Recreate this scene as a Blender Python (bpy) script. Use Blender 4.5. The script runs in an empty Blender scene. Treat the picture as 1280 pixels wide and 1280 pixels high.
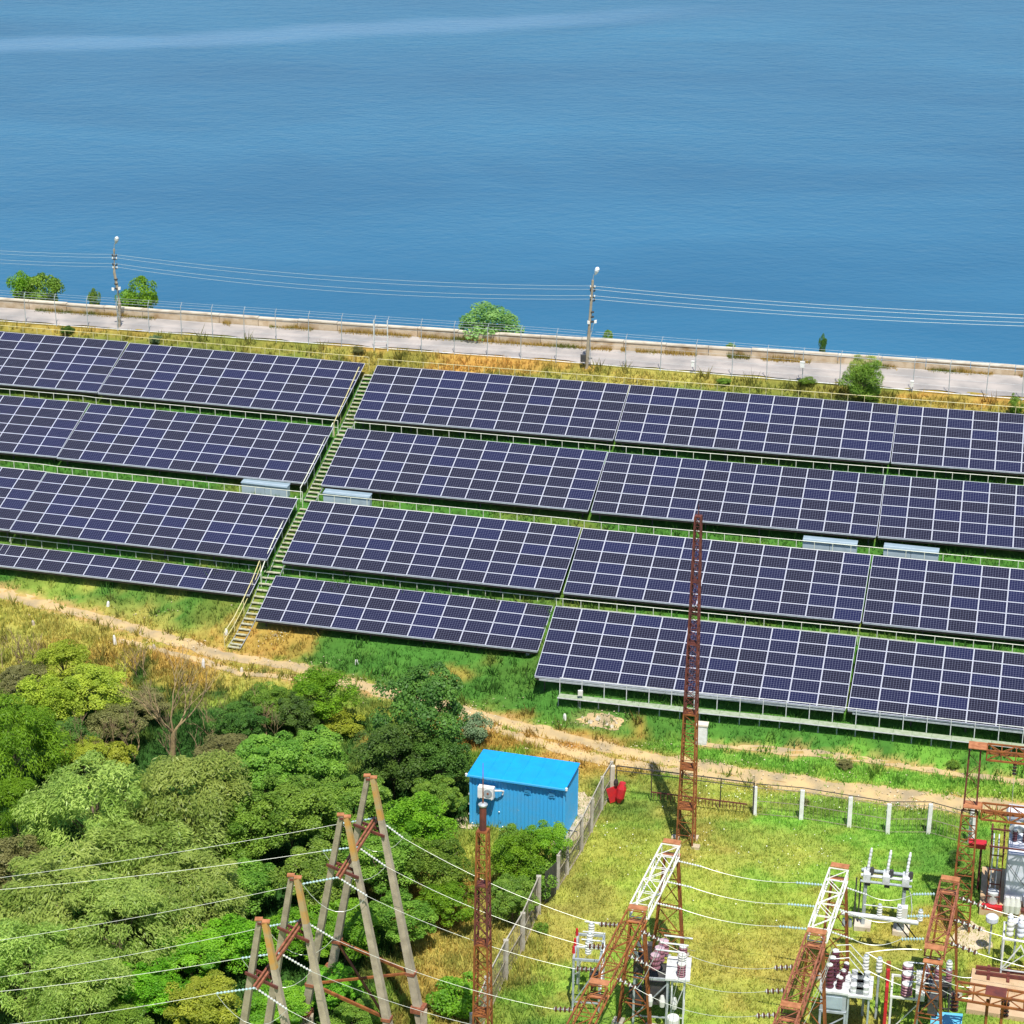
import bpy, math, random
import numpy as np
from mathutils import Vector, Matrix

S = bpy.context.scene
COL = S.collection
random.seed(7)
RNG = np.random.default_rng(11)
R = math.radians

# ------------------------------------------------------------------ camera
CAMZ = 56.0
F, TH, RO = 2700.5, 0.355684, 0.0067723
cam_data = bpy.data.cameras.new('camera')
cam = bpy.data.objects.new('camera', cam_data)
COL.objects.link(cam)
cam.matrix_world = (Matrix.Translation((0, 0, CAMZ)) @ Matrix.Rotation(math.pi / 2 - TH, 4, 'X')
                    @ Matrix.Rotation(RO, 4, 'Z'))
cam_data.sensor_width = 36
cam_data.lens = F / 1280 * 36
cam_data.clip_start = 1
cam_data.clip_end = 9000
S.camera = cam

# ------------------------------------------------------------------ sky, sun, exposure
SUN_EL = R(64)
SUN_AZ = math.atan2(0.14, -1.0)          # sun behind the camera, a little to the right
world = bpy.data.worlds.new('World')
S.world = world
world.use_nodes = True
wn = world.node_tree
bg = wn.nodes['Background']
sky = wn.nodes.new('ShaderNodeTexSky')
sky.sky_type = 'NISHITA'
sky.sun_disc = False
sky.sun_elevation = SUN_EL
sky.sun_rotation = SUN_AZ
sky.air_density = 1.0
sky.dust_density = 0.4
sky.ozone_density = 2.0
wn.links.new(sky.outputs[0], bg.inputs[0])
bg.inputs[1].default_value = 0.11
sun_data = bpy.data.lights.new('sun', 'SUN')
sun_data.energy = 4.6
sun_data.angle = R(0.5)
sun_data.color = (1.0, 0.955, 0.87)
sun = bpy.data.objects.new('sun', sun_data)
COL.objects.link(sun)
sd = Vector((math.sin(SUN_AZ) * math.cos(SUN_EL), math.cos(SUN_AZ) * math.cos(SUN_EL), math.sin(SUN_EL)))
sun.rotation_euler = sd.to_track_quat('Z', 'Y').to_euler()
sun.location = (0, 0, 120)
S.view_settings.view_transform = 'Standard'
S.view_settings.look = 'None'
S.view_settings.gamma = 1
S.view_settings.use_curve_mapping = False
S.view_settings.exposure = 0.5


# ------------------------------------------------------------------ measuring helpers
def ray(px, py):
    c, s = math.cos(RO), math.sin(RO)
    X, Y = px - 640, py - 640
    X, Y = c * X + s * Y, -s * X + c * Y
    return np.array([X / F, math.cos(TH) - (Y / F) * math.sin(TH), -math.sin(TH) - (Y / F) * math.cos(TH)])


def at(px, py, z=0.0):
    d = ray(px, py)
    return d * ((z - CAMZ) / d[2]) + np.array([0, 0, CAMZ])


def at_y(px, py, y):
    d = ray(px, py)
    return d * (y / d[1]) + np.array([0, 0, CAMZ])


def V(*a):
    return np.array(a, float)


def norm(v):
    v = np.array(v, float)
    return v / (np.linalg.norm(v) + 1e-12)


# ------------------------------------------------------------------ value noise
_tab = np.random.default_rng(3).random((256, 256))


def vnoise(x, y):
    x = np.asarray(x, float); y = np.asarray(y, float)
    xi = np.floor(x).astype(int); yi = np.floor(y).astype(int)
    fx = x - xi; fy = y - yi
    fx = fx * fx * (3 - 2 * fx); fy = fy * fy * (3 - 2 * fy)
    a = _tab[xi % 256, yi % 256]; b = _tab[(xi + 1) % 256, yi % 256]
    c = _tab[xi % 256, (yi + 1) % 256]; d = _tab[(xi + 1) % 256, (yi + 1) % 256]
    return (a * (1 - fx) + b * fx) * (1 - fy) + (c * (1 - fx) + d * fx) * fy


def fbm(x, y, o=4):
    s = 0; a = 0.5; t = 0
    for k in range(o):
        s = s + a * vnoise(x * 2 ** k + 17 * k, y * 2 ** k + 31 * k); t += a; a *= .5
    return s / t


# ------------------------------------------------------------------ terrain
# each contour: pixel points with the height of the ground there, near to far
def contour(pts):
    w = np.array([at(a, b, z) for a, b, z in pts])
    w = w[np.argsort(w[:, 0])]
    return w


RZ = (9.6, 7.0, 4.4)
CONT = [
    ('flat0', None),
    ('toe2', [(0, 800, 1.2), (300, 900, .5), (700, 965, .12), (900, 985, 0.05), (1280, 1030, 0.0)]),
    ('toe', [(0, 740, 1.8), (150, 768, 1.45), (300, 808, 1.05), (500, 862, .7), (700, 902, .55), (900, 930, .45), (1280, 972, .4)]),
    ('row4', [(0, 707, 2.75), (300, 743, 2.75), (345, 778, 2.05), (660, 812, 2.05), (690, 852, 2.0), (1057, 888, 2.0), (1280, 913, 2.0)]),
    ('row3', [(0, 661, RZ[2]), (335, 700, RZ[2]), (701, 739.5, RZ[2]), (1076, 777.5, RZ[2]), (1280, 798, RZ[2])]),
    ('row2', [(0, 566, RZ[1]), (382, 605, RZ[1]), (736, 638.7, RZ[1]), (1095, 670, RZ[1]), (1280, 685.7, RZ[1])]),
    ('row1', [(0, 481.5, RZ[0]), (424, 520.5, RZ[0]), (766, 548.8, RZ[0]), (1112, 577.5, RZ[0]), (1280, 590.5, RZ[0])]),
    ('road_near', [(0, 400, 12.6), (320, 423, 12.6), (640, 446, 12.6), (960, 472, 12.6), (1280, 498, 12.6)]),
    ('road_far', [(0, 385, 12.7), (320, 408, 12.7), (640, 430, 12.7), (960, 450, 12.7), (1280, 471, 12.7)]),
]


def cval(w, x, k):
    x = np.asarray(x, float)
    y = np.interp(x, w[:, 0], w[:, k])
    s0 = (w[1, k] - w[0, k]) / (w[1, 0] - w[0, 0]); s1 = (w[-1, k] - w[-2, k]) / (w[-1, 0] - w[-2, 0])
    if k == 2:
        s0 = s1 = 0
    y = np.where(x < w[0, 0], w[0, k] + s0 * (x - w[0, 0]), y)
    y = np.where(x > w[-1, 0], w[-1, k] + s1 * (x - w[-1, 0]), y)
    return y


CW = {n: contour(p) for n, p in CONT if p}
ORDER = [n for n, p in CONT if p]


def G0(x, y):
    x = np.asarray(x, float); y = np.asarray(y, float)
    ys = []; zs = []
    y1 = cval(CW['toe2'], x, 1)
    ys.append(y1 - 28); zs.append(np.zeros_like(x))
    for n in ORDER:
        ys.append(cval(CW[n], x, 1)); zs.append(cval(CW[n], x, 2))
    yf = ys[-1]
    ys.append(yf + 1.4); zs.append(zs[-1] - .1)
    ys.append(yf + 9.0); zs.append(zs[-2] - 3.3)
    ys.append(yf + 24.0); zs.append(zs[-3] - 7)
    z = np.where(y < ys[0], 0.0, zs[-1])
    for i in range(len(ys) - 1):
        m = (y >= ys[i]) & (y < ys[i + 1])
        t = (y - ys[i]) / np.maximum(ys[i + 1] - ys[i], 1e-6)
        z = np.where(m, zs[i] * (1 - t) + zs[i + 1] * t, z)
    return z


def roadmask(x, y):
    a = cval(CW['road_near'], x, 1); b = cval(CW['road_far'], x, 1)
    return (y > a - .5) & (y < b + 1.2)


def G(x, y):
    z = G0(x, y)
    n = (fbm(np.asarray(x) * .45, np.asarray(y) * .45) - .5) * .22
    return z + np.where(roadmask(x, y), 0, n)


def ground_at(px, py):
    d = ray(px, py)
    t = 40.0
    while t < 400:
        p = d * t + V(0, 0, CAMZ)
        if p[2] < float(G(p[0], p[1])):
            break
        t += .5
    a, b = t - .5, t
    for _ in range(14):
        m = (a + b) / 2
        p = d * m + V(0, 0, CAMZ)
        if p[2] < float(G(p[0], p[1])):
            b = m
        else:
            a = m
    p = d * b + V(0, 0, CAMZ)
    return p


# ------------------------------------------------------------------ materials
def nodes_of(m):
    return m.node_tree.nodes, m.node_tree.links


def mat(name, c1, c2=None, rough=.6, metal=0, scale=4, bump=0, bscale=None, detail=5, spec=.5, contrast=(.35, .65), rnd=0):
    m = bpy.data.materials.new(name); m.use_nodes = True
    n, l = nodes_of(m)
    b = n['Principled BSDF']
    b.inputs['Roughness'].default_value = rough
    b.inputs['Metallic'].default_value = metal
    b.inputs['Specular IOR Level'].default_value = spec
    b.inputs['Base Color'].default_value = (*c1, 1)
    tc = n.new('ShaderNodeTexCoord')
    col = None
    if c2 is not None:
        no = n.new('ShaderNodeTexNoise'); no.inputs['Scale'].default_value = scale; no.inputs['Detail'].default_value = detail
        l.new(tc.outputs['Object'], no.inputs['Vector'])
        cr = n.new('ShaderNodeValToRGB')
        cr.color_ramp.elements[0].position = contrast[0]; cr.color_ramp.elements[1].position = contrast[1]
        cr.color_ramp.elements[0].color = (*c1, 1); cr.color_ramp.elements[1].color = (*c2, 1)
        l.new(no.outputs['Fac'], cr.inputs['Fac'])
        col = cr.outputs['Color']
    if rnd:
        oi = n.new('ShaderNodeObjectInfo')
        hs = n.new('ShaderNodeHueSaturation')
        mp = n.new('ShaderNodeMapRange'); mp.inputs['To Min'].default_value = 1 - rnd; mp.inputs['To Max'].default_value = 1 + rnd
        l.new(oi.outputs['Random'], mp.inputs['Value']); l.new(mp.outputs[0], hs.inputs['Value'])
        if col is None:
            hs.inputs['Color'].default_value = (*c1, 1)
        else:
            l.new(col, hs.inputs['Color'])
        col = hs.outputs['Color']
    if col is not None:
        l.new(col, b.inputs['Base Color'])
    if bump:
        no2 = n.new('ShaderNodeTexNoise'); no2.inputs['Scale'].default_value = bscale or scale * 3; no2.inputs['Detail'].default_value = 4
        l.new(tc.outputs['Object'], no2.inputs['Vector'])
        bp = n.new('ShaderNodeBump'); bp.inputs['Strength'].default_value = bump; bp.inputs['Distance'].default_value = .05
        l.new(no2.outputs['Fac'], bp.inputs['Height']); l.new(bp.outputs[0], b.inputs['Normal'])
    return m


M = {}
M['white_metal'] = mat('white_metal', (.64, .66, .65), (.44, .45, .45), rough=.45, scale=3)
M['white_paint'] = mat('white_paint', (.78, .77, .74), (.66, .64, .6), rough=.5, scale=5)
M['galv'] = mat('galvanised_steel', (.42, .46, .48), (.30, .34, .36), rough=.45, metal=.2, scale=6)
M['grating'] = mat('open_grating', (.34, .38, .28), (.24, .30, .18), rough=.7, scale=4)
M['grey_paint'] = mat('grey_paint', (.36, .40, .43), (.28, .31, .33), rough=.45, scale=3)
M['trafo_paint'] = mat('transformer_paint', (.60, .63, .72), (.48, .51, .58), rough=.45, scale=2)
M['dark_steel'] = mat('dark_steel', (.035, .035, .04), (.06, .055, .05), rough=.6, scale=6)
M['black'] = mat('black_iron', (.02, .018, .018), (.05, .03, .025), rough=.6, scale=6)
M['rust'] = mat('rust_orange', (.30, .10, .018), (.13, .035, .010), rough=.8, scale=3, contrast=(.3, .7))
M['rust_light'] = mat('rust_primer', (.44, .18, .075), (.28, .10, .035), rough=.75, scale=4)
M['rust_dark'] = mat('rust_maroon', (.15, .035, .022), (.08, .02, .018), rough=.75, scale=3)
M['rust_pink'] = mat('rust_faded', (.31, .11, .055), (.17, .05, .022), rough=.8, scale=5)
M['truss_white'] = mat('truss_silver_paint', (.70, .68, .63), (.52, .44, .36), rough=.55, scale=6, contrast=(.55, .8))
M['concrete'] = mat('concrete', (.42, .39, .33), (.30, .27, .21), rough=.85, scale=3, bump=.3, bscale=30)
M['pole_concrete'] = mat('weathered_concrete_pole', (.27, .225, .16), (.38, .32, .23), rough=.85, scale=2.5, bump=.3, bscale=25)
M['pole_orange'] = mat('lichen_stained_pole', (.42, .22, .05), (.33, .25, .12), rough=.85, scale=2.5)
M['blue_wall'] = mat('blue_cladding', (.05, .36, .68), (.09, .33, .56), rough=.4, scale=1.3, detail=8, contrast=(.48, .8))
M['blue_roof'] = mat('blue_roof_sheet', (.004, .30, .78), (.006, .26, .68), rough=.45, scale=2)
M['blue_dark'] = mat('dark_blue_gap', (.01, .03, .08), rough=.6)
M['inv'] = mat('inverter_grey_blue', (.36, .44, .49), (.31, .38, .43), rough=.4, scale=2)
M['inv_lid'] = mat('inverter_lid', (.24, .31, .36), (.20, .27, .31), rough=.5, scale=2)  # cabinet blue-grey darkened to offset the sunlight falling on the lid tops
M['red'] = mat('red_paint', (.52, .015, .02), (.40, .02, .03), rough=.45, scale=4)
M['maroon'] = mat('maroon_porcelain', (.085, .02, .03), rough=.2, spec=.6)
M['plum'] = mat('plum_enamel', (.25, .10, .13), (.2, .08, .1), rough=.35, scale=5)
M['plum_cap'] = mat('pale_plum_lid', (.50, .36, .40), (.42, .28, .33), rough=.4)
M['porc'] = mat('white_porcelain', (.60, .60, .56), rough=.25)
M['glass_ins'] = mat('pale_green_glass', (.40, .55, .56), rough=.15, spec=.8)
M['brown_ins'] = mat('brown_porcelain', (.09, .035, .02), rough=.2)
M['wire'] = mat('aluminium_wire', (.52, .54, .47), rough=.4, metal=.3)
M['yellow_rail'] = mat('pale_yellow_rail', (.62, .55, .22), (.55, .5, .3), rough=.5, scale=5)
M['pale_rail'] = mat('pale_rail', (.74, .75, .62), (.64, .66, .52), rough=.5, scale=5)
M['frame'] = mat('anodised_frame', (.60, .61, .68), rough=.35, metal=.25)
M['tread'] = mat('stair_tread', (.50, .48, .36), (.32, .33, .20), rough=.7, scale=6)
M['road'] = mat('road_concrete', (.40, .355, .32), (.27, .25, .235), rough=.9, scale=.45, detail=10, contrast=(.38, .62), bump=.2, bscale=20)
M['wall_conc'] = mat('parapet_concrete', (.50, .40, .28), (.30, .19, .09), rough=.9, scale=1.3, detail=7, bump=.4, bscale=20, contrast=(.42, .72), rnd=.12)
M['wall_cap'] = mat('parapet_cap', (.56, .50, .40), (.36, .28, .19), rough=.9, scale=1.1, detail=8, contrast=(.45, .75), rnd=.1)
M['pad'] = mat('pale_sand', (.55, .46, .33), (.44, .35, .22), rough=.95, scale=2, bump=.4, bscale=15)
M['slab'] = mat('beige_slab', (.50, .36, .22), (.42, .28, .16), rough=.9, scale=1.5)
M['bark'] = mat('bark', (.11, .08, .055), (.19, .14, .09), rough=.9, scale=6, bump=.4)
M['deadwood'] = mat('dead_wood', (.34, .25, .12), (.20, .14, .07), rough=.9, scale=5)
M['twig'] = mat('dry_twigs', (.19, .135, .08), (.28, .19, .10), rough=.9, scale=3)
M['lamp_glass'] = mat('lamp_glass', (.8, .82, .85), rough=.15)
M['sky_box'] = mat('light_blue_sheet', (.10, .42, .62), (.14, .46, .66), rough=.5, scale=3)
M['flower'] = mat('white_blossom', (.75, .75, .62), rough=.8)


def leafmat(name, c1, c2, trans=.35, rough=.5, spec=.3):
    m = bpy.data.materials.new(name); m.use_nodes = True
    n, l = nodes_of(m)
    b = n['Principled BSDF']; out = n['Material Output']
    at_ = n.new('ShaderNodeAttribute'); at_.attribute_name = 'tint'
    cr = n.new('ShaderNodeValToRGB')
    cr.color_ramp.elements[0].color = (*c1, 1); cr.color_ramp.elements[1].color = (*c2, 1)
    l.new(at_.outputs['Fac'], cr.inputs['Fac'])
    oi = n.new('ShaderNodeObjectInfo'); hs = n.new('ShaderNodeHueSaturation')
    mp = n.new('ShaderNodeMapRange'); mp.inputs['To Min'].default_value = .8; mp.inputs['To Max'].default_value = 1.2
    l.new(oi.outputs['Random'], mp.inputs['Value']); l.new(mp.outputs[0], hs.inputs['Value'])
    mh = n.new('ShaderNodeMapRange'); mh.inputs['To Min'].default_value = .485; mh.inputs['To Max'].default_value = .512
    l.new(oi.outputs['Random'], mh.inputs['Value']); l.new(mh.outputs[0], hs.inputs['Hue'])
    l.new(cr.outputs[0], hs.inputs['Color'])
    l.new(hs.outputs[0], b.inputs['Base Color'])
    b.inputs['Roughness'].default_value = rough
    b.inputs['Specular IOR Level'].default_value = spec
    tr = n.new('ShaderNodeBsdfTranslucent'); l.new(hs.outputs[0], tr.inputs['Color'])
    mx = n.new('ShaderNodeMixShader'); mx.inputs[0].default_value = trans
    l.new(b.outputs[0], mx.inputs[1]); l.new(tr.outputs[0], mx.inputs[2]); l.new(mx.outputs[0], out.inputs['Surface'])
    return m


L = {
    'willow': leafmat('willow_leaves', (.15, .27, .035), (.48, .60, .14), trans=.45, spec=.25, rough=.4),
    'mid': leafmat('green_leaves', (.09, .22, .022), (.30, .48, .06), .45),
    'dark': leafmat('dark_leaves', (.04, .11, .018), (.14, .27, .04), .4),
    'lime': leafmat('lime_leaves', (.20, .28, .02), (.50, .56, .06), .45),
    'bright': leafmat('bright_leaves', (.08, .24, .012), (.28, .54, .03), .45),
    'olive': leafmat('olive_leaves', (.12, .13, .035), (.27, .26, .09)),
    'spring': leafmat('spring_leaves', (.07, .22, .04), (.34, .54, .16), .45),
    'blue': leafmat('grey_green_leaves', (.08, .17, .07), (.32, .42, .22)),
}


def module_mat():
    m = bpy.data.materials.new('solar_cells'); m.use_nodes = True
    n, l = nodes_of(m)
    b = n['Principled BSDF']
    uv = n.new('ShaderNodeTexCoord')
    sx = n.new('ShaderNodeSeparateXYZ'); l.new(uv.outputs['UV'], sx.inputs[0])

    def mth(op, a, b_=None):
        q = n.new('ShaderNodeMath'); q.operation = op
        for i, v in enumerate((a, b_)):
            if v is None:
                continue
            if isinstance(v, (int, float)):
                q.inputs[i].default_value = v
            else:
                l.new(v, q.inputs[i])
        return q.outputs[0]
    fx = mth('ABSOLUTE', mth('SUBTRACT', mth('FRACT', sx.outputs['X']), .5))
    fy = mth('ABSOLUTE', mth('SUBTRACT', mth('FRACT', sx.outputs['Y']), .5))
    gx = mth('GREATER_THAN', fx, .462); gy = mth('GREATER_THAN', fy, .462)
    corner = mth('GREATER_THAN', mth('ADD', fx, fy), .86)
    bus = mth('MULTIPLY', mth('GREATER_THAN', mth('ABSOLUTE', mth('SUBTRACT', mth('FRACT', mth('MULTIPLY', sx.outputs['Y'], 3)), .5)), .46), .12)
    g = mth('MAXIMUM', mth('MAXIMUM', gx, gy), corner)
    g = mth('MAXIMUM', mth('MULTIPLY', g, .66), bus)
    oi = n.new('ShaderNodeObjectInfo')
    cr = n.new('ShaderNodeValToRGB')
    cr.color_ramp.elements[0].color = (.009, .0085, .019, 1); cr.color_ramp.elements[1].color = (.008, .010, .044, 1)
    cr.color_ramp.elements[0].position = .3; cr.color_ramp.elements[1].position = 1.0
    l.new(oi.outputs['Random'], cr.inputs['Fac'])
    mx = n.new('ShaderNodeMix'); mx.data_type = 'RGBA'
    l.new(g, mx.inputs['Factor']); l.new(cr.outputs[0], mx.inputs['A'])
    mx.inputs['B'].default_value = (.19, .20, .28, 1)
    l.new(mx.outputs['Result'], b.inputs['Base Color'])
    b.inputs['Roughness'].default_value = .16
    b.inputs['IOR'].default_value = 1.38; b.inputs['Specular IOR Level'].default_value = .32
    return m


M['cells'] = module_mat()


def ground_mat(name, bump=.8, spread=.25):
    m = bpy.data.materials.new(name); m.use_nodes = True
    n, l = nodes_of(m)
    b = n['Principled BSDF']
    a = n.new('ShaderNodeAttribute'); a.attribute_name = 'soil'
    tc = n.new('ShaderNodeTexCoord')
    no = n.new('ShaderNodeTexNoise'); no.inputs['Scale'].default_value = 2.2; no.inputs['Detail'].default_value = 9; no.inputs['Roughness'].default_value = .7
    l.new(tc.outputs['Object'], no.inputs['Vector'])
    mp = n.new('ShaderNodeMapRange'); mp.inputs['From Min'].default_value = .3; mp.inputs['From Max'].default_value = .7
    mp.inputs['To Min'].default_value = 1 - spread; mp.inputs['To Max'].default_value = 1 + spread
    l.new(no.outputs['Fac'], mp.inputs['Value'])
    hs = n.new('ShaderNodeHueSaturation'); l.new(mp.outputs[0], hs.inputs['Value']); l.new(a.outputs['Color'], hs.inputs['Color'])
    l.new(hs.outputs[0], b.inputs['Base Color'])
    b.inputs['Roughness'].default_value = .95; b.inputs['Specular IOR Level'].default_value = .1
    n2 = n.new('ShaderNodeTexNoise'); n2.inputs['Scale'].default_value = 7; n2.inputs['Detail'].default_value = 6
    l.new(tc.outputs['Object'], n2.inputs['Vector'])
    bp = n.new('ShaderNodeBump'); bp.inputs['Strength'].default_value = bump; bp.inputs['Distance'].default_value = .12
    l.new(n2.outputs['Fac'], bp.inputs['Height']); l.new(bp.outputs[0], b.inputs['Normal'])
    return m


M['ground'] = ground_mat('ground_soil_and_turf')


def blade_mat():
    m = bpy.data.materials.new('grass_blades'); m.use_nodes = True
    n, l = nodes_of(m)
    b = n['Principled BSDF']; out = n['Material Output']
    a = n.new('ShaderNodeAttribute'); a.attribute_name = 'soil'
    l.new(a.outputs['Color'], b.inputs['Base Color'])
    b.inputs['Roughness'].default_value = .6; b.inputs['Specular IOR Level'].default_value = .2
    tr = n.new('ShaderNodeBsdfTranslucent'); l.new(a.outputs['Color'], tr.inputs['Color'])
    mx = n.new('ShaderNodeMixShader'); mx.inputs[0].default_value = .35
    l.new(b.outputs[0], mx.inputs[1]); l.new(tr.outputs[0], mx.inputs[2]); l.new(mx.outputs[0], out.inputs['Surface'])
    return m


M['blade'] = blade_mat()


def water_mat():
    m = bpy.data.materials.new('lake_water'); m.use_nodes = True
    n, l = nodes_of(m)
    b = n['Principled BSDF']
    tc = n.new('ShaderNodeTexCoord')
    # ripples: short-crested, wider in x than along the view
    mp = n.new('ShaderNodeMapping'); mp.inputs['Scale'].default_value = (.75, 1.0, 1); mp.inputs['Rotation'].default_value = (0, 0, R(-12))
    l.new(tc.outputs['Object'], mp.inputs['Vector'])
    r1 = n.new('ShaderNodeTexNoise'); r1.inputs['Scale'].default_value = 1.1; r1.inputs['Detail'].default_value = 4; r1.inputs['Roughness'].default_value = .6
    r2 = n.new('ShaderNodeTexNoise'); r2.inputs['Scale'].default_value = .33; r2.inputs['Detail'].default_value = 3
    l.new(mp.outputs[0], r1.inputs['Vector']); l.new(mp.outputs[0], r2.inputs['Vector'])
    ad = n.new('ShaderNodeMath'); ad.operation = 'MULTIPLY_ADD'; l.new(r2.outputs['Fac'], ad.inputs[0]); ad.inputs[1].default_value = 1.2
    l.new(r1.outputs['Fac'], ad.inputs[2])
    # calm and gusty patches modulate the ripple strength
    g = n.new('ShaderNodeTexNoise'); g.inputs['Scale'].default_value = .012; g.inputs['Detail'].default_value = 3
    mg = n.new('ShaderNodeMapping'); mg.inputs['Scale'].default_value = (.6, 1.6, 1); l.new(tc.outputs['Object'], mg.inputs['Vector'])
    l.new(mg.outputs[0], g.inputs['Vector'])
    mr = n.new('ShaderNodeMapRange'); mr.inputs['From Min'].default_value = .35; mr.inputs['From Max'].default_value = .65
    mr.inputs['To Min'].default_value = .25; mr.inputs['To Max'].default_value = .6
    l.new(g.outputs['Fac'], mr.inputs['Value'])
    # far water is more wind-ruffled than the lee of the dam
    sx = n.new('ShaderNodeSeparateXYZ'); l.new(tc.outputs['Object'], sx.inputs[0])
    my = n.new('ShaderNodeMapRange'); my.inputs['From Min'].default_value = 175; my.inputs['From Max'].default_value = 330
    my.inputs['To Min'].default_value = .35; my.inputs['To Max'].default_value = 3.4
    l.new(sx.outputs['Y'], my.inputs['Value'])
    mm = n.new('ShaderNodeMath'); mm.operation = 'MULTIPLY'; l.new(mr.outputs[0], mm.inputs[0]); l.new(my.outputs[0], mm.inputs[1])
    bp = n.new('ShaderNodeBump'); bp.inputs['Distance'].default_value = .22
    l.new(mm.outputs[0], bp.inputs['Strength']); l.new(ad.outputs[0], bp.inputs['Height'])
    l.new(bp.outputs[0], b.inputs['Normal'])
    # colour of the water body: darker and paler patches from mixed noise
    cr = n.new('ShaderNodeValToRGB')
    cr.color_ramp.elements[0].position = .3; cr.color_ramp.elements[1].position = .72
    cr.color_ramp.elements[0].color = (.006, .082, .168, 1); cr.color_ramp.elements[1].color = (.022, .134, .240, 1)
    g3 = n.new('ShaderNodeTexNoise'); g3.inputs['Scale'].default_value = .045; g3.inputs['Detail'].default_value = 5; g3.inputs['Distortion'].default_value = 1.2
    mg3 = n.new('ShaderNodeMapping'); mg3.inputs['Scale'].default_value = (.5, .7, 1); mg3.inputs['Rotation'].default_value = (0, 0, R(14)); l.new(tc.outputs['Object'], mg3.inputs['Vector'])
    l.new(mg3.outputs[0], g3.inputs['Vector'])
    ga = n.new('ShaderNodeMath'); ga.operation = 'MULTIPLY_ADD'; l.new(g3.outputs['Fac'], ga.inputs[0]); ga.inputs[1].default_value = .45
    gb = n.new('ShaderNodeMath'); gb.operation = 'MULTIPLY_ADD'; l.new(g.outputs['Fac'], gb.inputs[0]); gb.inputs[1].default_value = .9; gb.inputs[2].default_value = -.18
    l.new(gb.outputs[0], ga.inputs[2])
    l.new(ga.outputs[0], cr.inputs['Fac'])
    # a slick: a curving band of paler base colour
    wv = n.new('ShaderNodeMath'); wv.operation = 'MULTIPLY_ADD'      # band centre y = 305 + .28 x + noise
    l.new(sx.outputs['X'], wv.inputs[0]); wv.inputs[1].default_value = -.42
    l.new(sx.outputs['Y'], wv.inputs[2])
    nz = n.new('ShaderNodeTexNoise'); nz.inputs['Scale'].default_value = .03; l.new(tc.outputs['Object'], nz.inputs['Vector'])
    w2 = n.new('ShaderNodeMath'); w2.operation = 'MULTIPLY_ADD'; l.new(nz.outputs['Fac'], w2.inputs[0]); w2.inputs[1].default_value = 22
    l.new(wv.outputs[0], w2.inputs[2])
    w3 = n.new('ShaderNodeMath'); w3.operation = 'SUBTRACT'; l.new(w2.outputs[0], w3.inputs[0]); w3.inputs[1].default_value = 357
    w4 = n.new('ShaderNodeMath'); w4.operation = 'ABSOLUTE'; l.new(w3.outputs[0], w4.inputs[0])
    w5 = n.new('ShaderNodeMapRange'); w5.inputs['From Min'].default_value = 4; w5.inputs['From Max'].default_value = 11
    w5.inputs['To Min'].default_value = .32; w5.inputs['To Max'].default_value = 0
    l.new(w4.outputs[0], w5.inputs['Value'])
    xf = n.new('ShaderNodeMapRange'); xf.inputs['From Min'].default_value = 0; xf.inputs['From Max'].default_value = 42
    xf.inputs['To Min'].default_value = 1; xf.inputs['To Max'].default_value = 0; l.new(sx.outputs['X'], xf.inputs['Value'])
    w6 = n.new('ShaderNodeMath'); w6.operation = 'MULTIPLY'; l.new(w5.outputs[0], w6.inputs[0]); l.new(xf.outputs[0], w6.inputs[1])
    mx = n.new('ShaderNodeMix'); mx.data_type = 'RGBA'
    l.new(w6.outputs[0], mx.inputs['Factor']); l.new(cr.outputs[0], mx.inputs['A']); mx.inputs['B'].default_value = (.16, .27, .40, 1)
    l.new(mx.outputs['Result'], b.inputs['Base Color'])
    b.inputs['Roughness'].default_value = .3
    b.inputs['IOR'].default_value = 1.33; b.inputs['Specular IOR Level'].default_value = .36
    return m


M['water'] = water_mat()


# ------------------------------------------------------------------ object helpers
def tag(o, label=None, cat=None, group=None, kind=None):
    if label: o['label'] = label
    if cat: o['category'] = cat
    if group: o['group'] = group
    if kind: o['kind'] = kind
    return o


def thing(name, label, cat, loc=(0, 0, 0), rotz=0.0, group=None):
    o = bpy.data.objects.new(name, None)
    COL.objects.link(o)
    o.empty_display_size = .3
    o.location = [float(v) for v in loc]
    o.rotation_euler = (0, 0, rotz)
    tag(o, label, cat, group)
    return o


def raw_mesh(name, v, f, mats, mi=None, smooth=False):
    me = bpy.data.meshes.new(name)
    me.from_pydata([tuple(p) for p in v], [], f)
    for m in mats:
        me.materials.append(m)
    if mi is not None and len(mats) > 1:
        me.polygons.foreach_set('material_index', mi)
    if smooth:
        me.polygons.foreach_set('use_smooth', [True] * len(me.polygons))
    me.update()
    return me


def place(name, me, parent=None, kind=None):
    o = bpy.data.objects.new(name, me)
    COL.objects.link(o)
    if parent is not None:
        o.parent = parent
    if kind:
        o['kind'] = kind
    return o


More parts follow.
